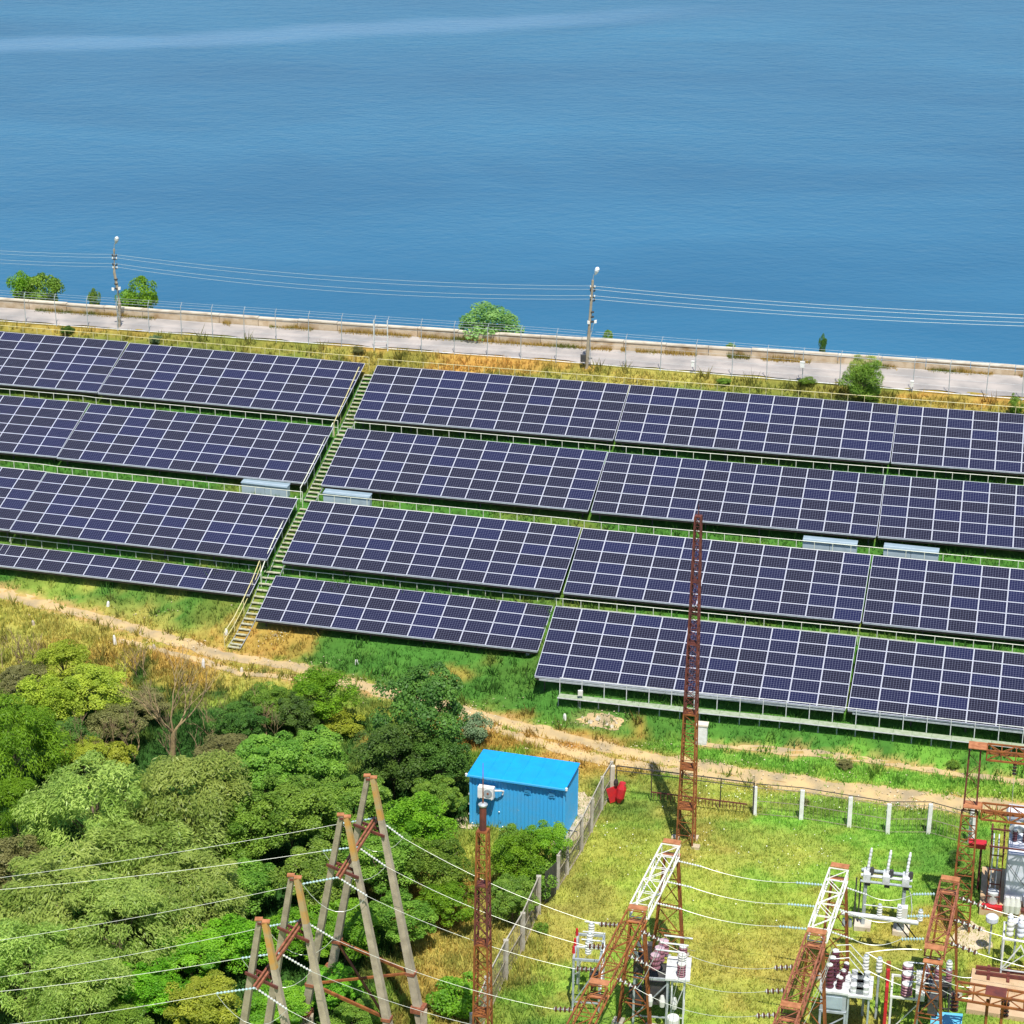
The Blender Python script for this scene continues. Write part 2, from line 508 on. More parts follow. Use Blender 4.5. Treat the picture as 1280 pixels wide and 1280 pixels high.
class MB:
    """collects shapes given in WORLD space (or local if parent is at the origin)"""
    def __init__(s):
        s.v = []; s.f = []; s.mi = []; s.cur = 0

    def _add(s, vs, fs):
        o = len(s.v)
        s.v += [np.asarray(p, float) for p in vs]
        s.f += [tuple(i + o for i in q) for q in fs]
        s.mi += [s.cur] * len(fs)
        return s

    BOXF = [(0, 3, 2, 1), (4, 5, 6, 7), (0, 1, 5, 4), (1, 2, 6, 5), (2, 3, 7, 6), (3, 0, 4, 7)]

    def hexa(s, p8):
        return s._add(p8, MB.BOXF)

    def box(s, c, size, az=0.0):
        c = V(*c); ux = V(math.cos(az), math.sin(az), 0) * size[0] / 2; uy = V(-math.sin(az), math.cos(az), 0) * size[1] / 2
        uz = V(0, 0, size[2] / 2)
        return s.hexa([c - ux - uy - uz, c + ux - uy - uz, c + ux + uy - uz, c - ux + uy - uz,
                       c - ux - uy + uz, c + ux - uy + uz, c + ux + uy + uz, c - ux + uy + uz])

    def obox(s, c, a, b, d):     # half-axis vectors
        c, a, b, d = map(lambda t: np.asarray(t, float), (c, a, b, d))
        return s.hexa([c - a - b - d, c + a - b - d, c + a + b - d, c - a + b - d,
                       c - a - b + d, c + a - b + d, c + a + b + d, c - a + b + d])

    def bar(s, p, q, w, h=None, up=(0, 0, 1)):
        p = np.asarray(p, float); q = np.asarray(q, float); h = h or w
        d = norm(q - p)
        a = np.cross(d, up)
        if np.linalg.norm(a) < 1e-3:
            a = np.cross(d, (1, 0, 0))
        a = norm(a) * w / 2; b = norm(np.cross(a, d)) * h / 2
        return s.hexa([p - a - b, p + a - b, p + a + b, p - a + b, q - a - b, q + a - b, q + a + b, q - a + b])

    def tube(s, p, q, r, r2=None, n=8):
        return s.lathe(p, q, [(0, r), (1, r if r2 is None else r2)], n, cap=True)

    def lathe(s, p, q, prof, n=12, cap=True):
        p = np.asarray(p, float); q = np.asarray(q, float)
        d = norm(q - p)
        a = np.cross(d, (0, 0, 1))
        if np.linalg.norm(a) < 1e-3:
            a = V(1, 0, 0)
        a = norm(a); b = np.cross(d, a)
        vs = []
        for t, r in prof:
            c = p + (q - p) * t
            for k in range(n):
                w = 2 * math.pi * k / n
                vs.append(c + (a * math.cos(w) + b * math.sin(w)) * r)
        fs = []
        for i in range(len(prof) - 1):
            for k in range(n):
                k2 = (k + 1) % n
                fs.append((i * n + k, i * n + k2, (i + 1) * n + k2, (i + 1) * n + k))
        if cap:
            fs.append(tuple(range(n - 1, -1, -1)))
            m = (len(prof) - 1) * n
            fs.append(tuple(m + k for k in range(n)))
        return s._add(vs, fs)

    def path(s, pts, r, n=4, r2=None):
        pts = [np.asarray(p, float) for p in pts]
        vs = []; L_ = len(pts)
        for i, p in enumerate(pts):
            d = norm(pts[min(i + 1, L_ - 1)] - pts[max(i - 1, 0)])
            a = np.cross(d, (0, 0, 1))
            if np.linalg.norm(a) < 1e-3:
                a = V(1, 0, 0)
            a = norm(a); b = np.cross(d, a)
            rr = r if r2 is None else r + (r2 - r) * i / (L_ - 1)
            for k in range(n):
                w = 2 * math.pi * k / n
                vs.append(p + (a * math.cos(w) + b * math.sin(w)) * rr)
        fs = []
        for i in range(L_ - 1):
            for k in range(n):
                k2 = (k + 1) % n
                fs.append((i * n + k, i * n + k2, (i + 1) * n + k2, (i + 1) * n + k))
        fs.append(tuple(range(n - 1, -1, -1))); fs.append(tuple((L_ - 1) * n + k for k in range(n)))
        return s._add(vs, fs)

    def m(s, i):
        s.cur = i
        return s

    def build(s, name, mats, parent=None, kind=None, smooth=False):
        if not isinstance(mats, (list, tuple)):
            mats = [mats]
        v = np.array(s.v)
        if parent is not None:
            chain = [parent]
            while chain[-1].parent is not None:
                chain.append(chain[-1].parent)
            for pr in reversed(chain):
                a = -pr.rotation_euler[2]
                v = v - np.array(pr.location)
                ca, sa = math.cos(a), math.sin(a)
                v = np.stack([v[:, 0] * ca - v[:, 1] * sa, v[:, 0] * sa + v[:, 1] * ca, v[:, 2]], 1)
        me = raw_mesh(name, v, s.f, mats, s.mi, smooth)
        return place(name, me, parent, kind)


def np_mesh(name, verts, quads, mats, attr=None, tint=None, mi=None):
    me = bpy.data.meshes.new(name)
    nv = len(verts); nf = len(quads); k = quads.shape[1]
    me.vertices.add(nv); me.vertices.foreach_set('co', np.ascontiguousarray(verts, dtype=np.float32).ravel())
    me.loops.add(nf * k); me.loops.foreach_set('vertex_index', np.ascontiguousarray(quads, dtype=np.int32).ravel())
    me.polygons.add(nf)
    me.polygons.foreach_set('loop_start', np.arange(0, nf * k, k, dtype=np.int32))
    for m in mats:
        me.materials.append(m)
    if mi is not None:
        me.polygons.foreach_set('material_index', np.asarray(mi, dtype=np.int32))
    me.update(calc_edges=True)
    if attr is not None:
        a = me.color_attributes.new('soil', 'FLOAT_COLOR', 'POINT')
        c = np.ones((nv, 4), dtype=np.float32); c[:, :3] = attr
        a.data.foreach_set('color', c.ravel())
    if tint is not None:
        a = me.attributes.new('tint', 'FLOAT', 'POINT')
        a.data.foreach_set('value', np.asarray(tint, dtype=np.float32))
    return me


def wire(name, p, q, sag, label, group, r=.017, cat='cable', n=22, m='wire'):
    p = np.asarray(p, float); q = np.asarray(q, float)
    pts = []
    for i in range(n + 1):
        t = i / n
        c = p * (1 - t) + q * t
        c = c + V(0, 0, -4 * sag * t * (1 - t))
        pts.append(c)
    o = MB().path(pts, r, 4).build(name, M[m])
    return tag(o, label, cat, group)


# ------------------------------------------------------------------ ground colour field (what grows or lies where)
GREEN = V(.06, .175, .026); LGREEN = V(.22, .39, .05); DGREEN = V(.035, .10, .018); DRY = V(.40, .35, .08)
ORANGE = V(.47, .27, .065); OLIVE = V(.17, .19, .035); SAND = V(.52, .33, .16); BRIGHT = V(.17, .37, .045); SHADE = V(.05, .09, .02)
YEL = V(.34, .39, .065)
BLOBS = []


def blob(px, py, rx, ry, col, k=1.0, nz=.5):
    p = ground_at(px, py)
    BLOBS.append((p[0], p[1], rx, ry, col, k, nz))


for b_ in [
    # dry strip by the lake road
    (560, 452, 9, 1.6, ORANGE, .9), (640, 456, 7, 1.2, ORANGE, .6), (500, 455, 3, 1.4, OLIVE, .8), (300, 432, 10, 1.4, OLIVE, .6),
    (1050, 488, 8, 1.2, OLIVE, .6), (820, 472, 10, 1.4, DRY, .7), (1200, 500, 8, 1.2, ORANGE, .35), (80, 410, 8, 1.4, ORANGE, .4),
    (210, 420, 8, 1.4, OLIVE, .5), (960, 482, 6, 1, OLIVE, .5),
    # slope below the panels
    (60, 735, 5, 1.5, YEL, .45), (180, 765, 6, 2, GREEN, .6), (500, 812, 9, 3, GREEN, .8), (600, 850, 7, 3, GREEN, .7),
    (560, 845, 1.6, .8, ORANGE, .5), (755, 903, 1.6, .7, SAND, 1.0), (730, 900, 1.2, .6, SAND, .6), (700, 878, 5, 2, GREEN, .6),
    (900, 905, 12, 2, GREEN, .9), (1100, 930, 12, 2, GREEN, .9), (1230, 950, 8, 2, GREEN, .8), (980, 955, 10, 1.2, BRIGHT, .7),
    (1150, 975, 12, 1.2, BRIGHT, .7), (870, 935, 4, 1, BRIGHT, .6), (330, 800, 3, 1.6, ORANGE, .7), (305, 790, 1.6, 1.6, ORANGE, .7),
    # left of the track
    (60, 790, 10, 5, DRY, .7), (40, 770, 5, 2, ORANGE, .2), (170, 815, 6, 2.5, ORANGE, .4), (250, 830, 6, 2.5, ORANGE, .45), (130, 780, 5, 1.5, DRY, .8),
    (230, 850, 5, 4, ORANGE, .6), (330, 850, 4, 2, DRY, .7), (205, 900, 2, 3, ORANGE, .7), (420, 900, 6, 4, LGREEN, .8), (470, 890, 3, 2, DRY, .5),
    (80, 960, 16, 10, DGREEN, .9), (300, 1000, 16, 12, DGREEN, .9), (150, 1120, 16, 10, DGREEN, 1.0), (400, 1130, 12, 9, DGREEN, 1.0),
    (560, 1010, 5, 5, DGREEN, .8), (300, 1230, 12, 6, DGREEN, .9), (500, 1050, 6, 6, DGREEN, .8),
    # around the blue cabin
    (650, 925, 7, 1.3, ORANGE, .8), (740, 958, 4, 2, ORANGE, .85), (740, 985, 2.2, 1.6, DRY, .7), (600, 905, 3, 1.2, ORANGE, .7),
    (560, 1130, 3.2, 5, ORANGE, .8), (570, 1210, 3, 4, DRY, .8), (545, 1250, 3, 3, ORANGE, .4), (600, 1060, 2, 3, YEL, .8),
    (635, 1120, 2, 3, DGREEN, .6), (610, 1160, 2, 1.5, DRY, .9),
    # substation lawn
    (1080, 1030, 8, 3.5, BRIGHT, .95), (1140, 1060, 5, 4, BRIGHT, .8), (980, 1030, 4, 2, BRIGHT, .6), (820, 1020, 4, 3, GREEN, .45),
    (790, 1000, 3, 2, GREEN, .5), (840, 975, 5, 1.2, GREEN, .4), (1200, 1085, 2.5, 4, GREEN, .7), (900, 1010, 3.5, 1.5, DRY, .8),
    (930, 1060, 6, 3, DRY, .5), (760, 1060, 4, 3, YEL, .6), (700, 1130, 3.5, 4, DRY, .6), (690, 1180, 2.5, 3, DRY, .55),
    (960, 1150, 6, 3, YEL, .7), (870, 1180, 4, 3, DRY, .4), (920, 1240, 5, 3, DRY, .5), (660, 1260, 4, 2, GREEN, .35),
    (1080, 1190, 5, 2, DRY, .6), (1140, 1160, 3, 1.5, ORANGE, .3), (1180, 1240, 4, 3, GREEN, .4), (700, 1090, 2, 2, OLIVE, .4),
    (1020, 1010, 4, 1.2, OLIVE, .5), (1150, 1020, 4, 1.2, OLIVE, .4), (880, 985, 4, 1, DRY, .5),
]:
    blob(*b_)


def field(x, y):
    """rgb of turf at x,y"""
    x = np.asarray(x, float); y = np.asarray(y, float)
    base = np.zeros(x.shape + (3,))
    n1 = fbm(x * .22 + 5, y * .3 + 9, 5)[..., None]
    n2 = fbm(x * .9 + 50, y * 1.1 + 90, 4)[..., None]
    yr1 = cval(CW['row1'], x, 1)[..., None]; ytoe = cval(CW['toe'], x, 1)[..., None]
    Y = y[..., None]
    lawn = LGREEN * .8 + YEL * .2
    lawn = lawn * (1 - np.clip((n1 - .45) * 4, 0, 1)) + YEL * np.clip((n1 - .45) * 4, 0, 1)
    n4 = fbm(x * .38 + 33, y * .42 + 71, 4)[..., None]
    oc = np.clip((n4 - .54) * 6, 0, .75)
    lawn = lawn * (1 - oc) + (DRY * .65 + ORANGE * .35) * .85 * oc
    slope = GREEN * (1 - np.clip((n1 - .5) * 3, 0, 1)) + OLIVE * np.clip((n1 - .5) * 3, 0, 1)
    top = DRY * .45 + OLIVE * .45 + ORANGE * .1
    n3 = fbm(x * .55 + 13, y * 1.2 + 3, 4)[..., None]
    top = top * (1 - np.clip((n2 - .48) * 4, 0, .9)) + OLIVE * .8 * np.clip((n2 - .48) * 4, 0, .9)
    top = top * (1 - np.clip((n3 - .52) * 5, 0, .8)) + ORANGE * np.clip((n3 - .52) * 5, 0, .8)
    a = np.clip((Y - ytoe + .6) / 1.2, 0, 1)
    b = np.clip((Y - yr1 - 5.2) / 1.0, 0, 1)
    base = lawn * (1 - a) + slope * a
    base = base * (1 - b) + top * b
    nb = fbm(x * .8 + 3, y * .8 + 77, 4)
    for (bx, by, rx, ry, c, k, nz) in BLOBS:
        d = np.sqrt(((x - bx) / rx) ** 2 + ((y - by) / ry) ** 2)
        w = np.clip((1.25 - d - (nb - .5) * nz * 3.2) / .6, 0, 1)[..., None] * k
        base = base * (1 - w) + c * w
    return base * (.78 + .44 * n2)


# tracks: list of (pixel centreline, half width m)
TRACKS = [
    ([(-60, 728), (0, 741), (60, 756), (120, 772), (180, 790), (250, 812), (310, 826), (370, 834), (430, 852), (490, 868), (545, 882),
      (600, 894), (650, 907), (700, 920), (760, 935), (800, 943), (860, 956), (920, 964), (985, 973), (1040, 982), (1100, 990), (1200, 1002), (1340, 1016)], .55, .10),
    ([(560, 888), (600, 905), (650, 921), (700, 938), (760, 951), (800, 957), (850, 965), (920, 975), (1000, 984), (1080, 996), (1160, 1006), (1240, 1013), (1340, 1024)], .40, .12),
    ([(150, 800), (200, 813), (250, 826), (300, 842), (350, 846), (400, 852)], .28, .12),
    ([(880, 931), (950, 937), (1020, 943), (1080, 951), (1140, 960), (1200, 968), (1340, 985)], .27, .14),
]
TW = []
for pts, hw, rg in TRACKS:
    w = np.array([ground_at(a, b) for a, b in pts])
    # resample
    d = np.concatenate([[0], np.cumsum(np.linalg.norm(np.diff(w, axis=0), axis=1))])
    t = np.arange(0, d[-1], .25)
    w = np.stack([np.interp(t, d, w[:, k]) for k in range(3)], 1)
    TW.append((w, hw, rg))


def trackdist(x, y):
    """signed distance outside any track edge (negative inside)"""
    out = np.full(np.shape(x), 99.0)
    for w, hw, rg in TW:
        ws = w[::3]
        for k in range(0, len(ws)):
            pass
        X = np.asarray(x).ravel(); Y = np.asarray(y).ravel()
        o = np.full(X.shape, 99.0)
        sel = np.where((X > ws[:, 0].min() - 2) & (X < ws[:, 0].max() + 2) & (Y > ws[:, 1].min() - 2) & (Y < ws[:, 1].max() + 2))[0]
        for c in range(0, len(sel), 20000):
            s_ = sel[c:c + 20000]
            dd = np.sqrt((X[s_, None] - ws[None, :, 0]) ** 2 + (Y[s_, None] - ws[None, :, 1]) ** 2).min(1) - hw
            o[s_] = dd
        out = np.minimum(out, o.reshape(np.shape(x)))
    return out


# ------------------------------------------------------------------ setting: ground, water, road
def build_ground():
    xs = np.concatenate([np.arange(-260, -52, 8), np.arange(-52, 48, .4), np.arange(48, 260, 8)])
    ys = np.concatenate([np.arange(-40, 62, 6), np.arange(62, 168, .4), np.arange(168, 200, 6)])
    X, Y = np.meshgrid(xs, ys)
    Z = G(X, Y)
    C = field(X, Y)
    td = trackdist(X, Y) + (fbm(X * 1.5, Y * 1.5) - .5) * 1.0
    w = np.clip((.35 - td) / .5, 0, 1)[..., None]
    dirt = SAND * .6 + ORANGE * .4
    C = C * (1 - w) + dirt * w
    C = np.clip(C * .9, .005, 1)
    nx, ny = len(xs), len(ys)
    v = np.stack([X.ravel(), Y.ravel(), Z.ravel()], 1)
    i = np.arange(nx * ny).reshape(ny, nx)
    q = np.stack([i[:-1, :-1].ravel(), i[:-1, 1:].ravel(), i[1:, 1:].ravel(), i[1:, :-1].ravel()], 1)
    me = np_mesh('ground', v, q, [M['ground']], attr=C.reshape(-1, 3))
    me.polygons.foreach_set('use_smooth', [True] * len(me.polygons))
    place('ground', me, kind='structure')


build_ground()


def strip_from_path(name, w, hw, rag, material, lift, kind='structure', seed=0):
    n = len(w)
    d = np.gradient(w[:, :2], axis=0); d /= np.linalg.norm(d, axis=1)[:, None]
    nrm = np.stack([-d[:, 1], d[:, 0]], 1)
    t = np.arange(n) * .25
    cols = [-1, -.5, 0, .5, 1]
    vs = []
    for c in cols:
        off = hw * c
        if abs(c) == 1:
            off = off + np.sign(c) * ((fbm(t * .7 + 40 * c + seed, t * 0 + seed) - .55) * hw * 1.3 + (vnoise(t * 3.1 + seed, t * 0 + 9 * c) - .5) * hw * .35)
        xy = w[:, :2] + nrm * np.reshape(off, (-1, 1))
        z = G(xy[:, 0], xy[:, 1]) + lift
        vs.append(np.stack([xy[:, 0], xy[:, 1], z], 1))
    v = np.concatenate(vs)
    i = np.arange(n * 5).reshape(5, n)
    q = np.stack([i[:-1, :-1].ravel(), i[:-1, 1:].ravel(), i[1:, 1:].ravel(), i[1:, :-1].ravel()], 1)
    me = np_mesh(name, v, q[:, ::-1], [material])
    place(name, me, kind=kind)


M['track'] = mat('trodden_dirt', (.52, .37, .17), (.30, .235, .14), rough=.95, scale=.9, detail=8, bump=.4, bscale=12, contrast=(.35, .68))
for k, (w, hw, rg) in enumerate(TW):
    strip_from_path('dirt_track', w, hw, rg, M['track'], .012 + .005 * k, seed=k * 13)

# water
_lx = [-2400, -1200, -600, -300, -150, -70, -40, -20, 0, 20, 40, 70, 150, 300, 600, 1200, 2400]
_lv = [(x, float(cval(CW['road_far'], x, 1)) + 4.0, 10.0) for x in _lx] + [(x, 6000.0, 10.0) for x in _lx]
_n = len(_lx)
me = raw_mesh('lake', _lv, [(k, k + 1, _n + k + 1, _n + k) for k in range(_n - 1)], [M['water']])
place('lake', me, kind='structure')


def crest_line(n, s0=-45, s1=42, step=1.0):
    xs = np.arange(s0, s1, step)
    return np.stack([xs, cval(CW[n], xs, 1)], 1)


# lake road
def build_road():
    a = crest_line('road_near', -70, 66, 1); b = crest_line('road_far', -70, 66, 1)
    vs = []; n = len(a)
    for k in range(4):
        t = k / 3
        c = a * (1 - t) + b * t
        if k == 0:
            c[:, 1] += (fbm(c[:, 0] * .8, c[:, 0] * 0) - .5) * .7
        z = G(c[:, 0], c[:, 1]) + .05
        vs.append(np.stack([c[:, 0], c[:, 1], z], 1))
    v = np.concatenate(vs); i = np.arange(n * 4).reshape(4, n)
    q = np.stack([i[:-1, :-1].ravel(), i[:-1, 1:].ravel(), i[1:, 1:].ravel(), i[1:, :-1].ravel()], 1)
    place('road', np_mesh('road', v, q, [M['road']]), kind='structure')


build_road()

# parapet wall on the lake side: cast segments with a paler cap
wall = thing('parapet_wall', 'long low stained concrete parapet between the lake road and the water', 'wall', (0, 148, 12.6))
b = crest_line('road_far', -70, 66, 3.0)
for i in range(len(b) - 1):
    p = V(b[i, 0], b[i, 1] + .25, 0); q = V(b[i + 1, 0], b[i + 1, 1] + .25, 0)
    d = norm(q - p); p = p + d * .02; q = q - d * .02
    nn = V(-d[1], d[0], 0)
    jz = random.uniform(-.03, .03); z0 = 12.2; z1 = 13.3 + jz
    mb = MB()
    c = (p + q) / 2 + V(0, 0, (z0 + z1) / 2) + nn * random.uniform(-.02, .02)
    mb.obox(c, (q - p) / 2, nn * .14, V(0, 0, (z1 - z0) / 2))
    s = mb.build('slab', M['wall_conc'], wall)
    mb = MB(); mb.obox(c + V(0, 0, (z1 - z0) / 2 + .055), (q - p) / 2 * 1.002, nn * .2, V(0, 0, .05))
    mb.build('cap', M['wall_cap'], s if False else wall)

# ------------------------------------------------------------------ solar tables
W_, H_ = 1.66, 1.0
TILT = 0.372896
CT, ST = math.cos(TILT), math.sin(TILT)


def module_mesh():
    w, h, t, fr = W_ - .012, H_ - .012, .04, .027
    mb = MB()
    mb.m(0).box((w / 2, fr / 2, 0), (w, fr, t)); mb.box((w / 2, h - fr / 2, 0), (w, fr, t))
    mb.box((fr / 2, h / 2, 0), (fr, h - 2 * fr, t)); mb.box((w - fr / 2, h / 2, 0), (fr, h - 2 * fr, t))
    mb.m(1)._add([(fr, fr, t / 2 - .006), (w - fr, fr, t / 2 - .006), (w - fr, h - fr, t / 2 - .006), (fr, h - fr, t / 2 - .006)], [(0, 1, 2, 3)])
    mb.m(2)._add([(fr, fr, -t / 2 + .01), (fr, h - fr, -t / 2 + .01), (w - fr, h - fr, -t / 2 + .01), (w - fr, fr, -t / 2 + .01)], [(0, 1, 2, 3)])
    me = raw_mesh('solar_module', mb.v, mb.f, [M['frame'], M['cells'], M['dark_steel']], mb.mi)
    uvl = me.uv_layers.new(name='UVMap')
    for poly in me.polygons:
        for li in poly.loop_indices:
            co = me.vertices[me.loops[li].vertex_index].co
            uvl.data[li].uv = ((co.x - fr) / (w - 2 * fr) * 10, (co.y - fr) / (h - 2 * fr) * 6)
    return me


MOD = module_mesh()
TABLES = {}
fit = {
    '1C': (-.2381, -10.97, 142.05, -45.93), '1D': (-.2316, 6.85, 137.52, -45.87), '2C': (-.2554, -12.73, 135.5, -48.5),
    '2D': (-.2318, 5.08, 130.71, -48.47), '3C': (-.2559, -14.65, 128.14, -51.1), '3D': (-.2379, 3.19, 123.33, -51.09),
    '4C': (-.2591, -16.02, 124.37, -53.45), '4D': (-.2346, 1.39, 116.12, -53.46), '1B': (-.2704, -29.62, 147.43, -45.92),
    '2B': (-.2706, -31.38, 140.71, -48.5), '3B': (-.2712, -33.22, 133.45, -51.12)}
for k, (a, x, y, z) in fit.items():
    TABLES[k] = [a, V(x, y, z + CAMZ), 11, 4 if k == '4C' else 6]


def from_px(p0, p1, z, right_anchor=False, nc=8, nr=6):
    a = at(p0[0], p0[1], z); b = at(p1[0], p1[1], z)
    az = math.atan2(b[1] - a[1], b[0] - a[0])
    if right_anchor:
        a = b - V(math.cos(az), math.sin(az), 0) * W_ * nc
    return [az, a, nc, nr]


TABLES['1E'] = from_px((1113.5, 578), (1280, 591), 10.1)
TABLES['2E'] = from_px((1097, 670.5), (1280, 685.9), 7.5)
TABLES['3E'] = from_px((1078, 778), (1280, 798.3), 4.9)
TABLES['4E'] = from_px((1059.5, 887.3), (1280, 912.3), 2.54)
TABLES['1A'] = from_px((0, 479.5), (122, 490.2), 10.1, True)
TABLES['2A'] = from_px((0, 564.3), (71, 571), 7.5, True)
TABLES['3A'] = from_px((-80, 652), (12, 662.3), 4.9, True, nc=5)
TABLES['4B'] = from_px((0, 707), (312.5, 744), 3.2, True, nc=11, nr=2)
TABLES['4A'] = from_px((-150, 690), (-2, 706.7), 3.2, True, nc=5, nr=2)
rowname = {'1': 'top', '2': 'second', '3': 'third', '4': 'bottom'}
colname = {'A': 'cut off by the left picture edge', 'B': 'just left of the stairs', 'C': 'just right of the stairs',
           'D': 'second table right of the stairs', 'E': 'cut off by the right picture edge'}


def tabpt(k, u, v, off=0.0):
    az, P, nc, nr = TABLES[k]
    du = V(math.cos(az), math.sin(az), 0); dv = V(-math.sin(az) * CT, math.cos(az) * CT, ST)
    n = np.cross(du, dv)
    return P + du * u + dv * v + n * off


for k in sorted(TABLES):
    az, P, nc, nr = TABLES[k]
    size = {2: 'narrow two-panel-high', 4: 'four-panel-high', 6: 'six-panel-high'}[nr]
    root = thing('solar_table', f'{size} tilted solar table in the {rowname[k[0]]} row, {colname[k[1]]}', 'solar array',
                 P - V(0, 0, .5), az, 'solar tables in rows on the dam slope')
    for j in range(nr):
        for i in range(nc):
            o = bpy.data.objects.new('solar_module', MOD); COL.objects.link(o); o.parent = root
            o.location = (i * W_ + .007, j * H_ * CT, j * H_ * ST + .5 + random.uniform(-.006, .006))
            o.rotation_euler = (TILT + random.uniform(-.004, .004), random.uniform(-.0015, .0015), 0)
    Lx = nc * W_
    for v in (.35, nr / 2, nr - .35):
        mb = MB(); a = tabpt(k, .05, v, -.09); b = tabpt(k, Lx - .05, v, -.09)
        mb.bar(a, b, .08, .1); mb.build('purlin', M['dark_steel'], root)
    MB().bar(tabpt(k, .04, .0, -.12), tabpt(k, Lx - .04, .0, -.12), .1, .17).build('low_beam', M['black'], root)
    MB().bar(tabpt(k, .02, -.045, -.03), tabpt(k, Lx - .02, -.045, -.03), .035, .06).build('edge_strip', M['galv'], root)
    nraf = max(3, int(nc / 2) + 1)
    for i in range(nraf):
        u = .5 + (Lx - 1.0) * i / (nraf - 1)
        mb = MB(); mb.bar(tabpt(k, u, .1, -.2), tabpt(k, u, nr - .1, -.2), .08, .1); mb.build('rafter', M['galv'], root)
        for v in ((.5, nr - .5) if nr > 2 else (1.0,)):
            t = tabpt(k, u, v, -.24); g = float(G(t[0], t[1]))
            mb = MB(); mb.bar((t[0], t[1], g - .1), t, .08, .08, up=(1, 0, 0)); mb.build('post', M['dark_steel'], root)

# bottom front gutter pipe along the low edge of the long bottom row
for k in ('4D', '4E'):
    az, P, nc, nr = TABLES[k]
    a = tabpt(k, .3, -.12, -.12); b = tabpt(k, nc * W_ - .1, -.12, -.12)
    o = MB().bar(a, b, .07, .09).build('cable_tray', M['galv'])
    tag(o, 'grey cable tray under the bottom row table ' + ('right of the four-panel-high table' if k == '4D' else 'cut by the right edge'),
        'cable tray', 'cable trays under the bottom row')


# ------------------------------------------------------------------ railings behind each row
def railing(name, pts, label, group, material, h=1.0, spacing=1.15, mid=True, r=.021):
    pts = [np.asarray(p, float) for p in pts]
    c = pts[0]
    root = thing(name, label, 'railing', c, 0, group)
    d = np.concatenate([[0], np.cumsum([np.linalg.norm(pts[i + 1] - pts[i]) for i in range(len(pts) - 1)])])
    P = np.array(pts)
    n = max(1, int(round(d[-1] / spacing)))
    t = np.linspace(0, d[-1], n + 1)
    Q = np.stack([np.interp(t, d, P[:, k]) for k in range(3)], 1)
    post = None
    for q in Q:
        if post is None:
            mb = MB(); mb.tube(q + V(0, 0, -.1), q + V(0, 0, h), r, n=5); post = mb.build('post', material, root); q0 = q
        else:
            o = post.copy(); COL.objects.link(o); o.parent = root; o.location = tuple(q - q0)
    MB().path([q + V(0, 0, h + .01) for q in Q], r * 1.1, 5).build('top_rail', material, root)
    if mid:
        MB().path([q + V(0, 0, h * .5) for q in Q], r * .8, 5).build('mid_rail', material, root)
    return root


def row_rail(keys, u0, u1, label, material, top_off=.3, back=.55, spacing=1.12):
    pts = []
    for n_, k in enumerate(keys):
        az, P, nc, nr = TABLES[k]
        ua = u0 if n_ == 0 else .0; ub = (nc * W_ + u1) if n_ == len(keys) - 1 else nc * W_
        for u in np.linspace(ua, ub, 5):
            q = tabpt(k, u, nr) + V(-math.sin(az), math.cos(az), 0) * back
            pts.append(q)
    # smooth vertical so the top rail stands just above the upper panel edge
    zt = [p[2] + top_off for p in pts]
    out = []
    for p, z in zip(pts, zt):
        out.append(V(p[0], p[1], z - 1.0))
    return railing('railing', out, label, 'railings behind the panel rows', material, 1.0, spacing)


row_rail(['1A', '1B'], 0, .1, 'yellow railing behind the top row, left of the stairs', M['yellow_rail'], .3)
row_rail(['1C', '1D', '1E'], -.1, 0, 'yellow railing behind the top row, right of the stairs', M['yellow_rail'], .3)
row_rail(['2A', '2B'], 0, .1, 'pale railing behind the second row, left of the stairs', M['pale_rail'], .3)
row_rail(['2C', '2D', '2E'], .3, 0, 'pale railing behind the second row, right of the stairs', M['pale_rail'], .3)
row_rail(['3A', '3B'], 0, .1, 'pale railing behind the third row, left of the stairs', M['pale_rail'], .3)
row_rail(['3C', '3D', '3E'], .3, 0, 'pale railing behind the third row, right of the stairs', M['pale_rail'], .3)
row_rail(['4A', '4B'], 0, .1, 'pale railing behind the bottom row, left of the stairs', M['pale_rail'], .3)
row_rail(['4C', '4D', '4E'], .3, 0, 'pale railing behind the bottom row, right of the stairs', M['pale_rail'], .3)

# walkway with railing in front of the bottom row
wp = []
for a, b in ((698, 869.5), (850, 886), (1000, 901), (1140, 917), (1290, 934), (1400, 946)):
    g = ground_at(a, b)
    q = at(a, b, g[2] + .28)
    wp.append(q)
wk = thing('metal_walkway', 'narrow pale grating walkway in front of the bottom panel row, above the grass', 'walkway', wp[0])
for i in range(len(wp) - 1):
    n = 6
    for j in range(n):
        a = wp[i] * (1 - j / n) + wp[i + 1] * (j / n); b = wp[i] * (1 - (j + 1) / n) + wp[i + 1] * ((j + 1) / n)
        d = norm(b - a); nn = V(-d[1], d[0], 0)
        MB().obox((a + b) / 2, (b - a) / 2 * .985, nn * .27, V(0, 0, .02)).build('grating', M['grating'], wk)
        MB().bar(a - nn * .31, b - nn * .31, .03, .05).build('kerb', M['white_metal'], wk)
        MB().bar(a - V(0, 0, .03), (a[0], a[1], float(G(a[0], a[1])) - .2), .06).build('support', M['galv'], wk)
pts = [p + V(.08, .3, .0) for p in wp]
railing('railing', pts, 'pale railing with square bays along the front grating walkway', 'railings behind the panel rows', M['white_metal'], 1.0, 1.35, mid=False, r=.026)

